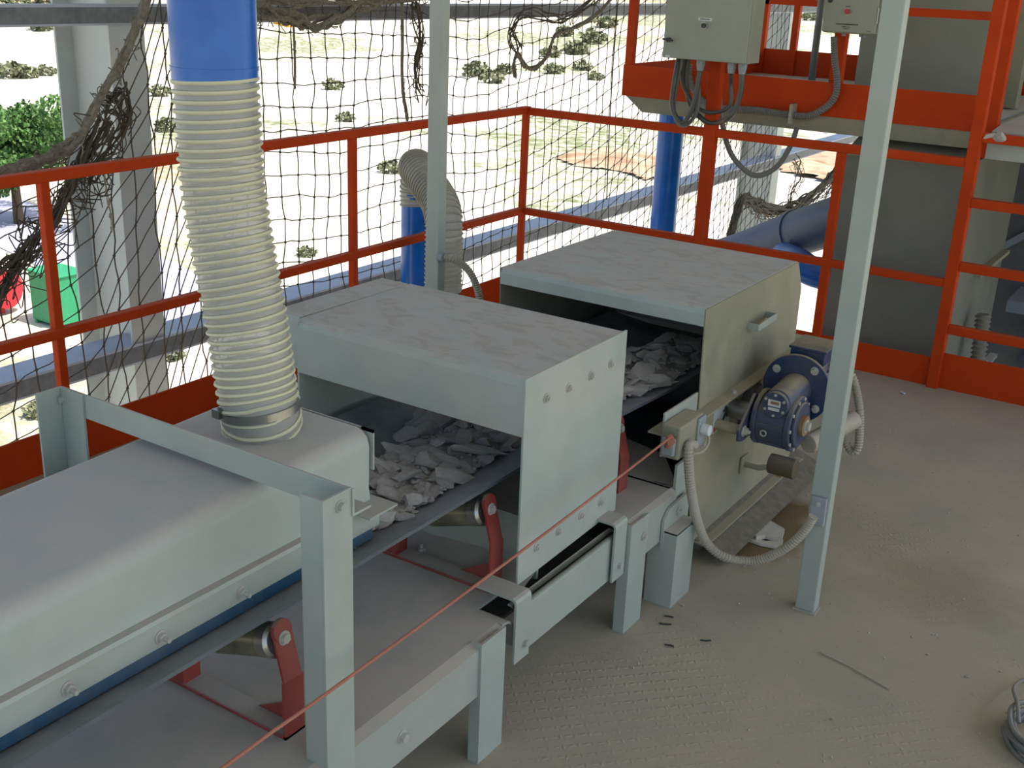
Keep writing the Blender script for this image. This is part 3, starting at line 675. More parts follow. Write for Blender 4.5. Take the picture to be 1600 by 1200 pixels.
P = [ce + (cs - ce) * (k / 10) + Vector((0, 0, -.010 * math.sin(PI * k / 10))) for k in range(11)]; P.append(cs + (cs - ce) * .6)
o = MB().tube(spline(P, 3), .0032, 8).build('red_rope', 'cord', smooth=True); tag(o, 'thin red emergency pull cord stretched in front of the conveyor', 'cord')

# ================================================================ ROCKS ON BELT
def bz(x, y):
    a = abs(x - CX); T = trough(y); zc = T[3][1]
    return zc if a < .085 else zc + (a - .085) * (T[6][1] - zc) / .19
def inpoly(x, y, P):
    c = False
    for i in range(len(P)):
        a, b = P[i], P[i - 1]
        if (a[1] > y) != (b[1] > y) and x < (b[0] - a[0]) * (y - a[1]) / (b[1] - a[1]) + a[0]: c = not c
    return c
PILE1 = [at(u, v, z=.54).xy for u, v in ((540, 870), (600, 822), (640, 806), (672, 790), (715, 757), (745, 735), (785, 700), (815, 688), (830, 640), (700, 640), (640, 670), (590, 700), (540, 725))]
PILE2 = [at(u, v, z=.54).xy for u, v in ((900, 680), (975, 622), (1030, 606), (1060, 590), (1095, 560), (1105, 530), (1040, 530), (960, 545), (900, 590))]
def pile(P, n, s0, s1, label, group, hgt, gl):
    xs = [p[0] for p in P]; ysz = [p[1] for p in P]; cx = sum(xs) / len(xs); cyy = sum(ysz) / len(ysz)
    def h(x, y):
        # distance to outline
        d = min(math.hypot(x - (a[0] + (b[0] - a[0]) * t_), y - (a[1] + (b[1] - a[1]) * t_)) for a, b in zip(P, P[1:] + P[:1]) for t_ in (0, .25, .5, .75))
        return hgt * min(1, d / .10)
    c = 0
    while c < n:
        x = random.uniform(min(xs), max(xs)); y = random.uniform(min(ysz), max(ysz))
        if not inpoly(x, y, P): continue
        s = s0 + (s1 - s0) * random.random() ** 3.2
        rock((x, y, bz(x, y) + h(x, y) * random.uniform(.55, 1) + s * .15), s, label, group); c += 1
    f = MB()    # fines
    nx = 34; L = {}
    for i in range(nx + 1):
        for j in range(nx + 1):
            x = min(xs) + (max(xs) - min(xs)) * i / nx; y = min(ysz) + (max(ysz) - min(ysz)) * j / nx
            if inpoly(x, y, P): L[i, j] = f.bm.verts.new((x, y, bz(x, y) + .001 + h(x, y) * .75 + .010 * abs(noise.noise(Vector((x * 40, y * 40, 0))))))
    for (i, j) in list(L):
        q4 = [(i, j), (i + 1, j), (i + 1, j + 1), (i, j + 1)]
        if all(k in L for k in q4): f.bm.faces.new([L[k] for k in q4])
    for _ in range(420):
        x = random.uniform(min(xs), max(xs)); y = random.uniform(min(ysz), max(ysz))
        if not inpoly(x, y, P): continue
        s = random.uniform(.003, .008); p = Vector((x, y, bz(x, y) + h(x, y) * .85 + .006))
        g_ = bmesh.ops.create_icosphere(f.bm, subdivisions=1, radius=s)['verts']
        for v in g_: v.co = p + Vector((v.co.x * random.uniform(.7, 1.3), v.co.y, v.co.z * .6)) * 1
    o = f.build('gravel', 'rock', kind='stuff'); tag(o, gl, 'gravel')
pile(PILE1, 185, .024, .105, 'piece of crushed grey rock on the belt between cover and near hood', 'crushed rocks on the belt before the near hood', .045, 'fine grey gravel under the rocks between cover and near hood')
pile(PILE2, 110, .03, .10, 'piece of crushed grey rock on the belt between the two hoods', 'crushed rocks on the belt between the hoods', .07, 'fine grey gravel under the rocks between the two hoods')

# ================================================================ POSTS inside
def support_post(x, y, label, z1=3.6):
    t = thing('support_post', label, 'post', (x, y, 0))
    MB().box(x - .028, x + .028, y, y + .042, .004, z1).build('shaft', 'paint', t, .003)
    MB().box(x - .033, x + .033, y - .004, y + .046, 0, .004).build('base_plate', 'paint', t)
    return t
P1 = (-.812, 2.868); P2 = (-2.40, 3.17)
sp1 = support_post(*P1, 'tall pale grey square post standing on the floor right of the gearbox')
sp2 = support_post(*P2, 'grey square post rising behind the near hood')

# conduits
e1 = at(1276, 806, y=P1[1] - .012)
MB().box(e1.x - .022, e1.x + .022, P1[1] - .012, P1[1], e1.z - .03, e1.z + .055).build('clamp_plate', 'gland', sp1, .003)
MB().hexbolt((e1.x, P1[1] - .012, e1.z + .035), (0, -1, 0), .005, .003).build('clamp_screw', 'zinc', sp1)
pts = [Vector((-1.145, 2.735, .475)), at(1076, 700, x=-1.135), at(1079, 760, x=-1.125), at(1090, 815, x=-1.115), at(1106, 850, x=-1.09), at(1135, 871, x=-1.04), at(1180, 876, y=2.86), at(1225, 858, y=2.86), at(1255, 832, y=2.86), Vector((e1.x - .006, P1[1] - .018, e1.z))]
o = corr(pts, .0125, .0019, .0046, 12).build('flexible_conduit', 'conduit'); tag(o, 'beige corrugated conduit looping from the cord switch to the post', 'conduit')
e2 = Vector((P2[0] + .03, P2[1] + .02, .70))
e2 = at(686, 401, x=P2[0] + .03)
MB().cyl(e2 - Vector((.002, 0, 0)), e2 + Vector((.02, 0, 0)), .016, n=16).build('cable_gland', 'gland', sp2, smooth=True)
pts = [e2, at(705, 404, x=-2.33), at(728, 418, x=-2.30), at(742, 440, x=-2.28), at(750, 470, x=-2.27), at(753, 510, x=-2.26), at(750, 560, x=-2.24)]
o = corr(pts, .0125, .0019, .0046, 12).build('flexible_conduit', 'conduit'); tag(o, 'beige corrugated conduit bending down from the post behind the near hood', 'conduit')
pts = [Vector((-.985, 3.36, .60))] + [at(u, v, y=3.45) for u, v in ((1318, 575), (1333, 592), (1343, 640), (1342, 690), (1336, 706), (1326, 700), (1315, 676), (1300, 655))]
o = corr(pts, .0125, .0019, .0046, 12).build('flexible_conduit', 'conduit'); tag(o, 'pale corrugated conduit hanging in a loop right of the tall post', 'conduit')

# ================================================================ HOSES & DUCTS
def hose(name, label, pts, r, wall, pitch=.0165, wire=.0042, body=None, ribn=24, loc=None, kind='hose'):
    P = resample(spline(pts, 24), .004)
    t = thing(name, label, kind, loc or tuple(P[0]))
    MB().tube(resample(P, .02), r, 32).build('wall', wall, t, smooth=True)
    # spiral rib
    f = MB(); prev = None; nrm = None; W = []; acc = 0
    for i, p in enumerate(P):
        d = (P[min(i + 1, len(P) - 1)] - P[max(i - 1, 0)]).normalized()
        nrm = d.cross(Vector((0, 1, 0))).normalized() if nrm is None else (nrm - d * nrm.dot(d)).normalized()
        bn = d.cross(nrm); sub = 6
        nxt = P[min(i + 1, len(P) - 1)]
        for k in range(sub):
            q = p.lerp(nxt, k / sub); a_ = 2 * PI * ((i + k / sub) * .004) / pitch
            W.append(q + (nrm * math.cos(a_) + bn * math.sin(a_)) * (r + wire * .4))
    f.tube(W, wire, 6); f.build('spiral_rib', 'rib', t, smooth=True)
    return t, P
path = [Vector((CX, dc.y, .79))] + [at(u, v, y=1.54) for u, v in ((407, 640), (400, 600), (385, 500), (366, 400), (350, 300), (341, 200), (336, 118))]
hz, HP = hose('flexible_duct_hose', 'large cream ribbed flexible hose rising from the belt cover', path, .0775, 'hose', pitch=.0178)
f = MB(); a, b = HP[6], HP[9]; a = HP[0] + (HP[10] - HP[0]) * 0.9
f.cyl(HP[10], HP[14], .0835, n=36); f.box(HP[12].x - .05, HP[12].x - .03, HP[12].y - .085, HP[12].y - .068, HP[12].z - .009, HP[12].z + .009)
f.build('hose_clamp', 'steel', hz, smooth=True)
top = HP[-1]; up = at(331, 0, y=1.54)
t = thing('blue_duct', 'wide bright blue duct above the ribbed hose at top left', 'duct', tuple(top))
dr = (up - top).normalized()
MB().tube([top - dr * .11, top - dr * .005, top - dr * .003, up, up + dr * 1.6], .080, 40, radf=lambda i: .0745 if i < 2 else .081).build('pipe', 'blue', t, smooth=True)
MB().cyl(top + dr * .015, top + dr * .022, .0825, n=40).build('seam_band', 'blue', t, smooth=True)
# second: outside pipe and arch hose
XB = -3.52; b0 = at(650, 430, x=XB)
t = thing('blue_duct', 'blue vertical duct behind the left railing left of the rear grey post', 'duct', (XB, b0.y, -9))
MB().cyl((XB, b0.y, -9), (XB, b0.y, .70), .079, n=36).build('pipe', 'blue', t, .002, True)
he = at(692, 452, x=-3.02)
t2 = thing('blue_duct', 'short blue duct stub below the arched hose behind the near hood', 'duct', (he.x, he.y, 0))
MB().cyl((he.x, he.y, .003), (he.x, he.y, he.z + .05), .076, n=36).build('pipe', 'blue', t2, .002, True)
tz = at(664, 262, x=-3.35)
pts = [Vector((XB, b0.y, .56)), Vector((XB, b0.y, .66)), Vector((XB + .05, b0.y - .04, tz.z - .045)), Vector((XB + .17, (b0.y + he.y) / 2, tz.z - .0)), Vector((he.x - .10, he.y + .08, tz.z - .09)), Vector((he.x - .01, he.y + .01, .62)), Vector((he.x, he.y, .46)), Vector((he.x, he.y, he.z - .01))]
hose('flexible_duct_hose', 'grey ribbed hose arching over the left railing behind the post', pts, .082, 'hoseg', pitch=.022, wire=.0045, loc=tuple(pts[0]))
M['hoserib2'] = mat('grey_hose_rib', (.40, .38, .31), None, .5)
for o in bpy.data.objects:
    if o.name.startswith('spiral_rib') and o.parent.name.endswith('.001'): o.data.materials[0] = M['hoserib2']
# third pipe, fourth duct
d3 = ray(1042, 280); t3 = 6.9; p3 = Vector((0, 0, CZ)) + d3 * t3
t = thing('blue_duct', 'blue vertical duct seen through the far railing below the cabinet', 'duct', (p3.x, p3.y, -9))
MB().cyl((p3.x, p3.y, -9), (p3.x, p3.y, 1.02), .078, n=36).cyl((p3.x, p3.y, .18), (p3.x, p3.y, .20), .085, n=36).build('pipe', 'blue', t, .002, True)
t = thing('dust_duct', 'thick dusty blue duct with elbow beyond the far railing', 'duct', tuple(at(1240, 400, y=5.75)))
pp = [at(1080, 418, y=6.3), at(1150, 400, y=6.15), at(1225, 372, y=6.0), at(1290, 350, y=5.85), at(1345, 330, y=5.75)]
MB().tube(spline(pp, 6), .125, 32).build('pipe', 'duct', t, smooth=True)
q = pp[2].lerp(pp[3], .3); MB().cyl(q, q + (pp[3] - pp[2]).normalized() * .02, .132, n=36).build('joint_band', 'duct', t, smooth=True)
MB().tube(spline([at(1225, 400, y=5.8), at(1250, 412, y=5.6), at(1270, 425, y=5.55), at(1320, 438, y=5.5)], 6), .075, 28).build('branch_pipe', 'blue', t, smooth=True)

# ================================================================ ELECTRICAL
cb = thing('control_cabinet', 'grey control cabinet with key switch mounted on the orange post', 'cabinet', (-2.23, 5.0, 1.35))
CY0, CY1 = 4.93, 5.085
a = at(1035, 88, y=CY0); b = at(1165, 103, y=CY0); c_ = at(1175, 0, y=CY0)
x0, x1, z0 = a.x - .003, b.x, (a.z + b.z) / 2
MB().box(x0, x1, CY0 + .018, CY1, z0, z0 + .62).build('body', 'box', cb, .004)
dr_ = MB().box(x0 + .002, x1 - .002, CY0, CY0 + .016, z0 + .002, z0 + .618).build('door', 'box', cb, .004)
q = at(1046, 62, y=CY0); MB().cyl(q, q + Vector((0, -.018, 0)), .010, n=14).bar(q + Vector((-.026, -.018, .003)), q + Vector((.026, -.018, -.003)), .007, .008).build('door_latch', 'black', dr_, smooth=False)
q = at(1101, 40, y=CY0); MB().cyl(q, q + Vector((0, -.008, 0)), .0155, n=24).build('key_switch_bezel', 'steel', dr_, smooth=True)
MB().cyl(q + Vector((0, -.008, 0)), q + Vector((0, -.016, 0)), .011, n=20).build('key_switch', 'black', dr_, smooth=True)
q = at(1102, 30, y=CY0); MB().box(q.x - .033, q.x + .033, CY0 - .0015, CY0, q.z - .0065, q.z + .0065).build('switch_label', 'white', dr_)
MB().box(q.x - .024, q.x + .024, CY0 - .002, CY0 - .0014, q.z - .0018, q.z + .0018).build('label_print', 'ink', dr_)
q = at(1043, 88, y=CY0); MB().box(q.x - .012, q.x + .012, CY0 - .0015, CY0, q.z - .004, q.z + .006).build('corner_label', 'white', dr_)
gl = []
for u in (1094, 1143, 1160):
    q = at(u, 108, y=5.0); gl.append(Vector((q.x, 5.0, z0)))
    MB().cyl((q.x, 5.0, z0), (q.x, 5.0, z0 - .026), .021, n=8).cyl((q.x, 5.0, z0 - .026), (q.x, 5.0, z0 - .048), .018, .015, n=16).build('cable_gland', 'gland', cb)
def cable(label, pts, r=.009, m='cable', name='cable', group=None):
    o = MB().tube(spline(pts, 10), r, 10).build(name, m, smooth=True); return tag(o, label, 'cable', group)
A5 = lambda u, v, y=5.0: at(u, v, y=y)
top5 = lambda u, dz=.02, y=5.03: Vector((at(u, 98, y=y).x, y, z0))
cable('dark cable loop hanging from the left gland of the control cabinet', [gl[0] - Vector((0, 0, .045)), A5(1087, 150), A5(1078, 178), A5(1066, 192), A5(1055, 180), A5(1050, 160), A5(1054, 125), top5(1060)], .0115)
cable('grey cable of the hanging bundle nearest the cabinet corner', [top5(1066), A5(1058, 130, 5.03), A5(1053, 165, 5.03), A5(1058, 190, 5.03), A5(1072, 196, 5.03), A5(1088, 176, 5.03), A5(1092, 150, 5.03), A5(1090, 120, 5.03)], .009, 'greycable')
cable('dark cable dropping behind the first loop below the cabinet', [top5(1068), A5(1066, 125, 5.06), A5(1076, 150, 5.06), A5(1090, 168, 5.06), A5(1112, 176, 5.06), A5(1140, 166, 5.06), A5(1142, 130, 5.06), gl[1] - Vector((0, 0, .045))], .0095)
cable('black cable curving from the rightmost gland behind the orange post', [gl[2] - Vector((0, 0, .045)), A5(1158, 140), A5(1150, 168), A5(1136, 186), A5(1118, 192, 5.09), A5(1100, 188, 5.09), A5(1080, 165, 5.08), A5(1072, 130, 5.07), top5(1074, y=5.06)], .0125)
cable('thick grey cable hanging in a low loop between the orange posts', [Vector((at(1120, 98, y=5.20).x, 5.20, 1.34)), at(1124, 150, y=5.20), at(1130, 200, y=5.20), at(1145, 245, y=5.22), at(1178, 274, y=5.25), at(1212, 262, y=5.3), at(1235, 228, y=5.36), at(1245, 200, y=5.40)], .013, 'greycable')
pts = [at(1303, 57, y=5.38)] + [at(u, v, y=5.38) for u, v in ((1304, 90), (1308, 125), (1305, 150), (1290, 168), (1262, 181), (1225, 178), (1180, 172), (1140, 170), (1110, 165), (1090, 150), (1078, 125), (1076, 100))]
o = corr(pts, .0155, .0017, .0055, 12).build('flexible_conduit', 'greycable', smooth=False); tag(o, 'grey ribbed conduit sweeping along the orange kick plate to the cabinet', 'conduit')
q = at(1236, 178, y=5.36); o = MB().box(q.x - .006, q.x + .006, 5.345, 5.414, q.z - .045, q.z + .045).build('conduit_clip', 'conduit'); tag(o, 'small clip holding the grey conduit on the orange kick plate', 'clip')
# vertical conduit behind
q = at(1268, 125, z=1.14)
o = MB().tube([q, q + Vector((0, 0, .8))], .022, 12).build('riser_conduit', 'greycable', smooth=True); tag(o, 'straight grey riser conduit left of the smaller control box', 'conduit')
# junction box
jb = thing('control_box', 'small grey control box with a red push button', 'control box', (-1.69, 5.3, 1.49))
JY = 5.34; a = at(1283, 48, y=JY); b = at(1366, 58, y=JY)
MB().box(a.x, b.x + .03, JY + .02, 5.465, (a.z + b.z) / 2, (a.z + b.z) / 2 + .30).build('body', 'box', jb, .006)
dr_ = MB().box(a.x, b.x, JY, JY + .018, (a.z + b.z) / 2 + .004, (a.z + b.z) / 2 + .296).build('door', 'box', jb, .006)
q = at(1325, 18, y=JY); MB().cyl(q, q + Vector((0, -.014, 0)), .0125, n=20).build('push_button', 'redlamp', dr_, smooth=True)
MB().cyl(q, q + Vector((0, -.005, 0)), .0155, n=20).build('button_bezel', 'steel', dr_, smooth=True)
q = at(1298, 1, y=JY); MB().cyl(q, q + Vector((0, -.012, 0)), .009, n=12).build('door_latch', 'black', dr_)
def ink(u, v, wd, ht):
    q = at(u, v, y=JY); rd = random.Random(u); f = MB(); x = q.x - wd / 2
    while x < q.x + wd / 2:
        k = rd.uniform(.003, .006); f.box(x, x + k, JY - .0012, JY, q.z - ht / 2 * rd.uniform(.6, 1), q.z + ht / 2 * rd.uniform(.6, 1)); x += k + .0012
    f.build('printed_text', 'ink', dr_)
ink(1325, 10, .018, .004); ink(1323, 38, .10, .006); ink(1322, 42, .038, .004); ink(1322, 45, .026, .004); ink(1357, 49, .018, .003)
MB().box(b.x + .001, b.x + .006, JY - .004, JY + .03, (a.z + b.z) / 2 + .05, (a.z + b.z) / 2 + .12).build('hinge', 'steel', jb)
for u in (1318, 1345, 1350): q = at(u, 58, y=5.42); MB().cyl((q.x, 5.42, a.z), (q.x, 5.42, a.z - .02), .010, n=10).build('cable_gland', 'gland', jb)

# ================================================================ NET
XN = -3.72; CELL = .105
def ztop(y):
    K = [(1.6, .85), (2.1, .86), (2.39, .945), (2.70, 1.04), (2.83, 1.21), (3.0, 1.38), (3.11, 1.53), (3.3, 1.8), (3.6, 2.2)]
    for (a, za), (b, zb) in zip(K, K[1:]):
        if y <= b: return za + (zb - za) * (max(y, a) - a) / (b - a)
    return 2.2
def nz(a, b, s): return noise.noise(Vector((a * .9, b * .9, s)))
def netpt(i, j):
    y = 1.5 + i * CELL * .98; s = j * CELL
    L = max(0, min(1, (3.75 - y) / .7))
    # left of the gathered edge the rows slant and bunch up under the rope
    zt = ztop(y); z_r = 2.2 - s - .05 * math.sin(y * 1.3)
    if L > 0:
        q = s; zl = zt - (q * (1 - .62 * math.exp(-q / .45))); z = z_r * (1 - L) + zl * L; y2 = y - .35 * L * math.exp(-q / .8) * 0 
    else: z = z_r
    # right: slanting
    y2 = y + .022 * nz(i * .8, j * .5, 1) + .02 * nz(i * 2, j * 1.7, 7); z += .018 * nz(i * .6, j * .9, 2) + .05 * nz(i * .15, j * .15, 5) * (1 - L) 
    if y > 5.2: z += (y - 5.2) * .08 + (y - 5.2) ** 2 * .05
    x = XN + .03 * nz(i * .3, j * .3, 9)
    return Vector((x, y2, z))
f = MB(); NI, NJ = 84, 44
G = [[netpt(i, j) for j in range(NJ)] for i in range(NI)]
def seg(a, b, r=.0032):
    n_ = 4; k = Vector((random.uniform(-.004, .004), random.uniform(-.006, .006), random.uniform(-.006, .006)))
    f.tube([a, (a + b) / 2 + k, b], r, 3, cap=False)
for i in range(NI):
    for j in range(NJ):
        if j + 1 < NJ: seg(G[i][j], G[i][j + 1])
        if i + 1 < NI: seg(G[i][j], G[i + 1][j], .0028)
        o_ = bmesh.ops.create_icosphere(f.bm, subdivisions=1, radius=.0068)['verts']
        for v in o_: v.co += G[i][j]
o = f.build('safety_net', 'net'); tag(o, 'brown knotted safety net hung outside the left railing, tied up at its top edge', 'net'); NET = o
# gathered folds of the net
def bunch(name, px, r, x=XN + .05, n=9, m='netrope', spread=1.0):
    P = spline([at(u, v, x=x) for u, v in px], 12); f = MB()
    for k in range(n):
        a = random.uniform(0, 6.3); ph = random.uniform(0, 6.3); w_ = random.uniform(6, 14); rr = r * random.uniform(.15, .95) * spread
        Q = []
        for i, p in enumerate(P):
            an = a + i * .16 * (1 if k % 2 else -1) + .6 * math.sin(i * .3 + ph)
            Q.append(p + Vector((.6 * rr * math.cos(an), rr * .6 * math.sin(an), rr * math.sin(an) + rr * .5 * nz(i * .35, k, 4))))
        f.tube(Q, (random.uniform(.004, .011) if m in ('netrope', 'netbacklit') else random.uniform(.002, .0045)) * min(1.2, r / .03 + .3), 5)
    # loose loops and knots
    for k in range(int(len(P) * .35)):
        p = random.choice(P); q = [p + Vector((random.uniform(-1, 1) * r * .5, random.uniform(-1.5, 1.5) * r, random.uniform(-1.8, 1.2) * r)) for _ in range(4)]
        f.tube(spline(q, 5), .0024, 4)
    return f.build(name, m, NET, kind='stuff' if False else None)
bunch('gathered_edge', [(-60, 300), (0, 272), (60, 255), (100, 235), (125, 212), (150, 165), (180, 115), (205, 60), (225, 10), (240, -40)], .030, n=12)
bunch('tangled_fold', [(170, 190), (140, 245), (110, 290), (80, 340), (50, 385), (20, 430), (-20, 500)], .075, n=11, m='net')
bunch('tangled_fold', [(150, 200), (120, 262), (95, 315), (60, 372), (10, 415), (-40, 440)], .08, n=8, m='net')
bunch('tangled_fold', [(170, 170), (188, 150), (196, 190), (165, 240), (150, 275)], .05, n=6, m='net')
bunch('gathered_fold', [(380, 5), (430, 25), (470, 34), (520, 30), (560, 12), (620, -10)], .035, n=7)
bunch('gathered_fold', [(385, -5), (450, 8), (540, 2), (680, -8)], .035, n=5)
bunch('hanging_cord', [(628, -5), (628, 60), (629, 120), (632, 160), (636, 188)], .010, n=5)
bunch('hanging_cord', [(458, 30), (460, 80), (461, 138)], .007, n=3)
bunch('tangled_fold', [(650, -5), (655, 60), (648, 110), (660, 150)], .05, n=7, m='net')
bunch('gathered_fold', [(960, -10), (935, 20), (900, 42), (868, 55), (856, 85), (838, 105), (820, 103), (808, 85), (803, 100), (806, 120)], .014, n=8)
bunch('tangled_fold', [(940, -8), (880, 30), (820, 20), (800, 50), (812, 80)], .04, n=6, m='net')
XF = -3.55
bunch('gathered_fold', [(1325, 235), (1300, 275), (1265, 308), (1230, 325), (1190, 322), (1160, 312), (1150, 335), (1140, 375), (1128, 400)], .06, x=XF, n=18, m='netbacklit')
bunch('tangled_fold', [(1325, 255), (1290, 300), (1250, 330), (1215, 335), (1180, 325)], .09, x=XF, n=12, m='net')
bunch('tangled_fold', [(1240, 250), (1250, 275), (1238, 300), (1235, 330)], .07, x=XF, n=7, m='net')
bunch('tie_cord', [(160, 250), (165, 290), (172, 330), (176, 362)], .008, n=3, m='conduit')
bunch('tie_cord', [(110, 225), (122, 212), (130, 235), (126, 262), (134, 300)], .006, n=2, m='conduit')
# plain long cord hanging
a = at(955, -5, x=XN); o = MB().tube([at(966, -5, x=XN + .1), at(958, 100, x=XN + .1), at(952, 200, x=XN + .1), at(948, 312, x=XN + .1)], .004, 5).build('hanging_cord', 'net', NET)

# ================================================================ SMALL FLOOR THINGS
cl = thing('cable_coil', 'coil of grey cable lying on the floor at the bottom right corner', 'cable', (-.10, 2.66, 0))
f = MB()
for k in range(9):
    r = .115 - .004 * (k % 4); zz = .008 + .012 * (k // 2) ; ph = k
    f.tube([(-.10 + (r + .004 * math.sin(a_ * .5 + ph)) * math.cos(a_ * PI / 16), 2.63 + r * math.sin(a_ * PI / 16), zz + .004 * math.sin(a_ * .8 + ph)) for a_ in range(33)], .006, 8)
f.build('coil', 'greycable', cl, smooth=True)
q1 = at(1592, 1130, z=.05)
MB().tube(spline([q1, at(1590, 1100, z=.07), at(1584, 1078, z=.05), at(1592, 1066, z=.03), at(1610, 1060, z=.01)], 8), .005, 8).build('loose_end', 'greycable', cl, smooth=True)
o = MB().tube(spline([at(1280, 1018, z=.004), at(1315, 1035, z=.003), at(1340, 1048, z=.004), at(1390, 1077, z=.003)], 8), .0022, 6).build('straw_string', 'conduit'); tag(o, 'thin pale string lying on the dusty floor', 'string')
for i, (u, v, l, a_, lab) in enumerate(((1040, 975, .024, .1, 'dark curved twig near the third conveyor leg'), (1103, 1001, .020, .2, 'dark curled twig lying alone right of the conveyor'), (1047, 1008, .02, -.5, 'thin brown twig below the curved twig'), (1046, 963, .02, -.3, 'thin dark splinter beside the short conveyor leg'))):
    q = at(u, v, z=.003); o = MB().tube(spline([q + Vector((-l * .7, -l * .3, 0)), q + Vector((0, 0, 0)), q + Vector((l * .6, l * .8 * a_ + .004, .002))], 4), .0025, 5).build('twig', 'ink'); tag(o, lab, 'twig')
for (u, v, s, lab) in ((1512, 1056, .014, 'small dark stone chip left of the cable coil'), (1299, 1123, .008, 'tiny dark stone chip near the bottom of the floor'), (1067, 945, .011, 'small pebble beside the short conveyor leg'), (1450, 992 + 30, .010, 'small dark pebble right of the pale string')):
    q = at(u, v, z=s * .25); rock(q, s, lab, None, 1, 'pebble')
q = at(1408, 612, z=.006); o = MB().cyl(q, q + Vector((.02, -.015, 0)), .004, n=8).build('cigarette_butt', 'white', smooth=True); tag(o, 'white cigarette butt on the floor by the far kick plate', 'cigarette')
# broken slabs in the wet patch
def slab(px, z, th, label, m='rock2'):
    P = [at(u, v, z=z) for u, v in px]; f = MB(); f.prism([(p.x, p.y) for p in P], 'z', z - th, z); o = f.build('broken_slab', m); return tag(o, label, 'debris')
slab([(1172, 826), (1200, 811), (1226, 826), (1222, 842), (1196, 836), (1182, 838)], .022, .014, 'flat broken pale slab lying in the oily patch')
slab([(1152, 832), (1196, 845), (1224, 843), (1222, 856), (1190, 850), (1154, 838)], .010, .008, 'long thin broken slab at the front of the oily patch')
slab([(1190, 793), (1203, 791), (1204, 797), (1193, 798)], .010, .008, 'small slab chip behind the broken slabs')
f = MB()
for _ in range(500):
    x = random.uniform(-1.1, .6); y = random.uniform(1.3, 5.0)
    s = random.uniform(.0012, .004); g_ = bmesh.ops.create_icosphere(f.bm, subdivisions=1, radius=s)['verts']
    for v in g_: v.co += Vector((x, y, s * .3))
o = f.build('grit', 'deck', kind='stuff'); tag(o, 'fine grit scattered over the dusty floor', 'grit')

# ================================================================ OUTSIDE
def leafball(f, c, R, n, s, rd):
    for _ in range(n):
        v = Vector((rd.gauss(0, 1), rd.gauss(0, 1), rd.gauss(0, 1))).normalized() * R * rd.uniform(.55, 1.05); v.z *= .75
        p = c + v; a = Euler((rd.uniform(0, 6), rd.uniform(0, 6), rd.uniform(0, 6))).to_matrix()
        vs_ = [f.bm.verts.new(p + a @ Vector(q) * s) for q in ((-.5, -.3, 0), (.5, -.3, 0), (.4, .4, .1), (-.4, .4, -.1))]
        f.bm.faces.new(vs_)
rd = random.Random(3)
tc_ = at(15, 212, z=-5.4)
t = thing('leafy_tree', 'round green tree beyond the net at the left edge', 'tree', (tc_.x, tc_.y, -9))
f = MB()
for k in range(38):
    c = tc_ + Vector((rd.gauss(0, 1.25), rd.gauss(0, 1.25), rd.gauss(0, .75))) + Vector((-.2, 0, -.3)); leafball(f, c, .8, 360, .15, rd)
f.build('foliage', 'leaf', t)
MB().cyl((tc_.x, tc_.y, -9), (tc_.x, tc_.y, -5.6), .22, .12, n=12).build('trunk', 'bark', t)
bz_ = []
f = MB(); leafball(f, Vector((0, 0, .3)), .6, 160, .2, rd); b0_ = f.build('desert_bush', 'bush'); first = True
for u, v in [(15, 122), (40, 122), (72, 118), (10, 60), (30, 52), (55, 58), (75, 50), (20, 45), (45, 42), (68, 64), (262, 205), (250, 150), (745, 120), (770, 130), (790, 115), (880, 75), (900, 90), (925, 82), (860, 92), (945, 70), (910, 110), (930, 125), (865, 115), (990, 60), (1215, 30), (1240, 40), (1215, 60), (1260, 70), (1300, 70), (1320, 80), (80, 610), (60, 650), (270, 560), (480, 400), (520, 140), (540, 190), (610, 270)]:
    q = at(u, v, z=-9)
    o = b0_ if first else b0_.copy()
    if not first: C.objects.link(o)
    first = False
    d_ = q.length; o.location = (q.x, q.y, terr(q.x, q.y)); s = d_ / 90 * rd.uniform(.8, 1.5); o.scale = (s * 1.3, s * 1.3, s)
    o.rotation_euler.z = rd.uniform(0, 6); tag(o, 'low scrubby bush on the bright sandy ground outside', 'bush', 'bushes on the ground outside')
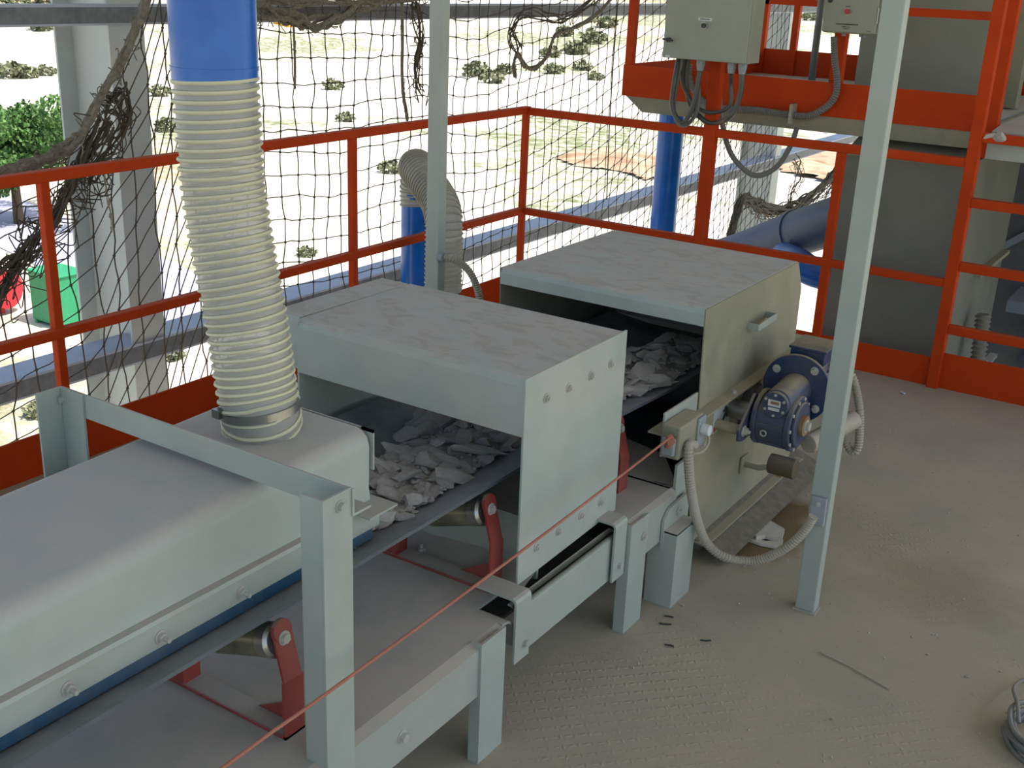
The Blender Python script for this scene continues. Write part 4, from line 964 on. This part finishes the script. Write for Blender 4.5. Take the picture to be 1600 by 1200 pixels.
# vehicles and container
def at9(u, v): return at(u, v, z=-9)
q = at9(100, 505)
t = thing('green_container', 'green steel container outside below the mid rail at left', 'container', (q.x, q.y, -9))
MB().box(q.x - .8, q.x + .6, q.y - .5, q.y + .5, -8.9, -7.4).build('body', 'green', t, .02)
MB().box(q.x - .85, q.x + .65, q.y - .55, q.y + .55, -7.4, -7.33).build('lid', 'green', t, .02)
for dx in (-.7, .5): MB().box(q.x + dx, q.x + dx + .1, q.y - .5, q.y + .5, -9, -8.9).build('skid', 'green', t)
q = at9(-5, 492)
t = thing('red_tank', 'red barrel tank outside behind the net at the left edge', 'tank', (q.x, q.y, -9))
MB().cyl((q.x - 1.2, q.y, -8.2), (q.x + .3, q.y + .3, -8.2), .6, n=24).build('tank', 'redtruck', t, smooth=True)
MB().box(q.x - 1, q.x, q.y - .3, q.y + .3, -9, -8.6).build('cradle', 'redtruck', t)
q = at9(440, 62)
t = thing('yellow_loader', 'distant yellow loading machine far out on the sandy ground', 'vehicle', (q.x, q.y, -9))
MB().box(q.x - 2.5, q.x + 2.5, q.y - 1.2, q.y + 1.2, -8.2, -6.8).build('body', 'yellow', t, .1)
MB().box(q.x - .6, q.x + 1.2, q.y - 1, q.y + 1, -6.8, -5.6).build('cab', 'yellow', t, .1)
for dx in (-1.6, 1.6):
    for dy in (-1.3, 1.3): MB().cyl((q.x + dx, q.y + dy - .2, -8.3), (q.x + dx, q.y + dy + .2, -8.3), .7, n=16).build('wheel', 'black', t)
# soil heap
def heap(px, hh, label, name='soil_heap'):
    P = [at9(u, v) for u, v in px]; f = MB(); xs = [p.x for p in P]; ys_ = [p.y for p in P]; PP = [(p.x, p.y) for p in P]; n = 30; L = {}
    for i in range(n + 1):
        for j in range(n + 1):
            x = min(xs) + (max(xs) - min(xs)) * i / n; y = min(ys_) + (max(ys_) - min(ys_)) * j / n
            if inpoly(x, y, PP):
                d = min(math.hypot(x - p[0], y - p[1]) for p in PP); L[i, j] = f.bm.verts.new((x, y, -9.02 + min(1, d / 3) * hh * (.6 + .4 * noise.noise(Vector((x * .5, y * .5, 0)))) + .05))
    for (i, j) in list(L):
        q4 = [(i, j), (i + 1, j), (i + 1, j + 1), (i, j + 1)]
        if all(k in L for k in q4): f.bm.faces.new([L[k] for k in q4])
    o = f.build(name, 'soil'); tag(o, label, 'soil')
heap([(860, 248), (900, 236), (960, 232), (1020, 240), (1060, 252), (1050, 275), (1010, 285), (960, 268), (900, 262)], .4, 'orange brown soil patch outside through the far railing')
heap([(1190, 235), (1300, 222), (1400, 225), (1400, 300), (1300, 290), (1215, 270)], .6, 'orange soil bank outside seen under the raised platform')
for o in bpy.data.objects:
    if '_w' in o: del o['_w']
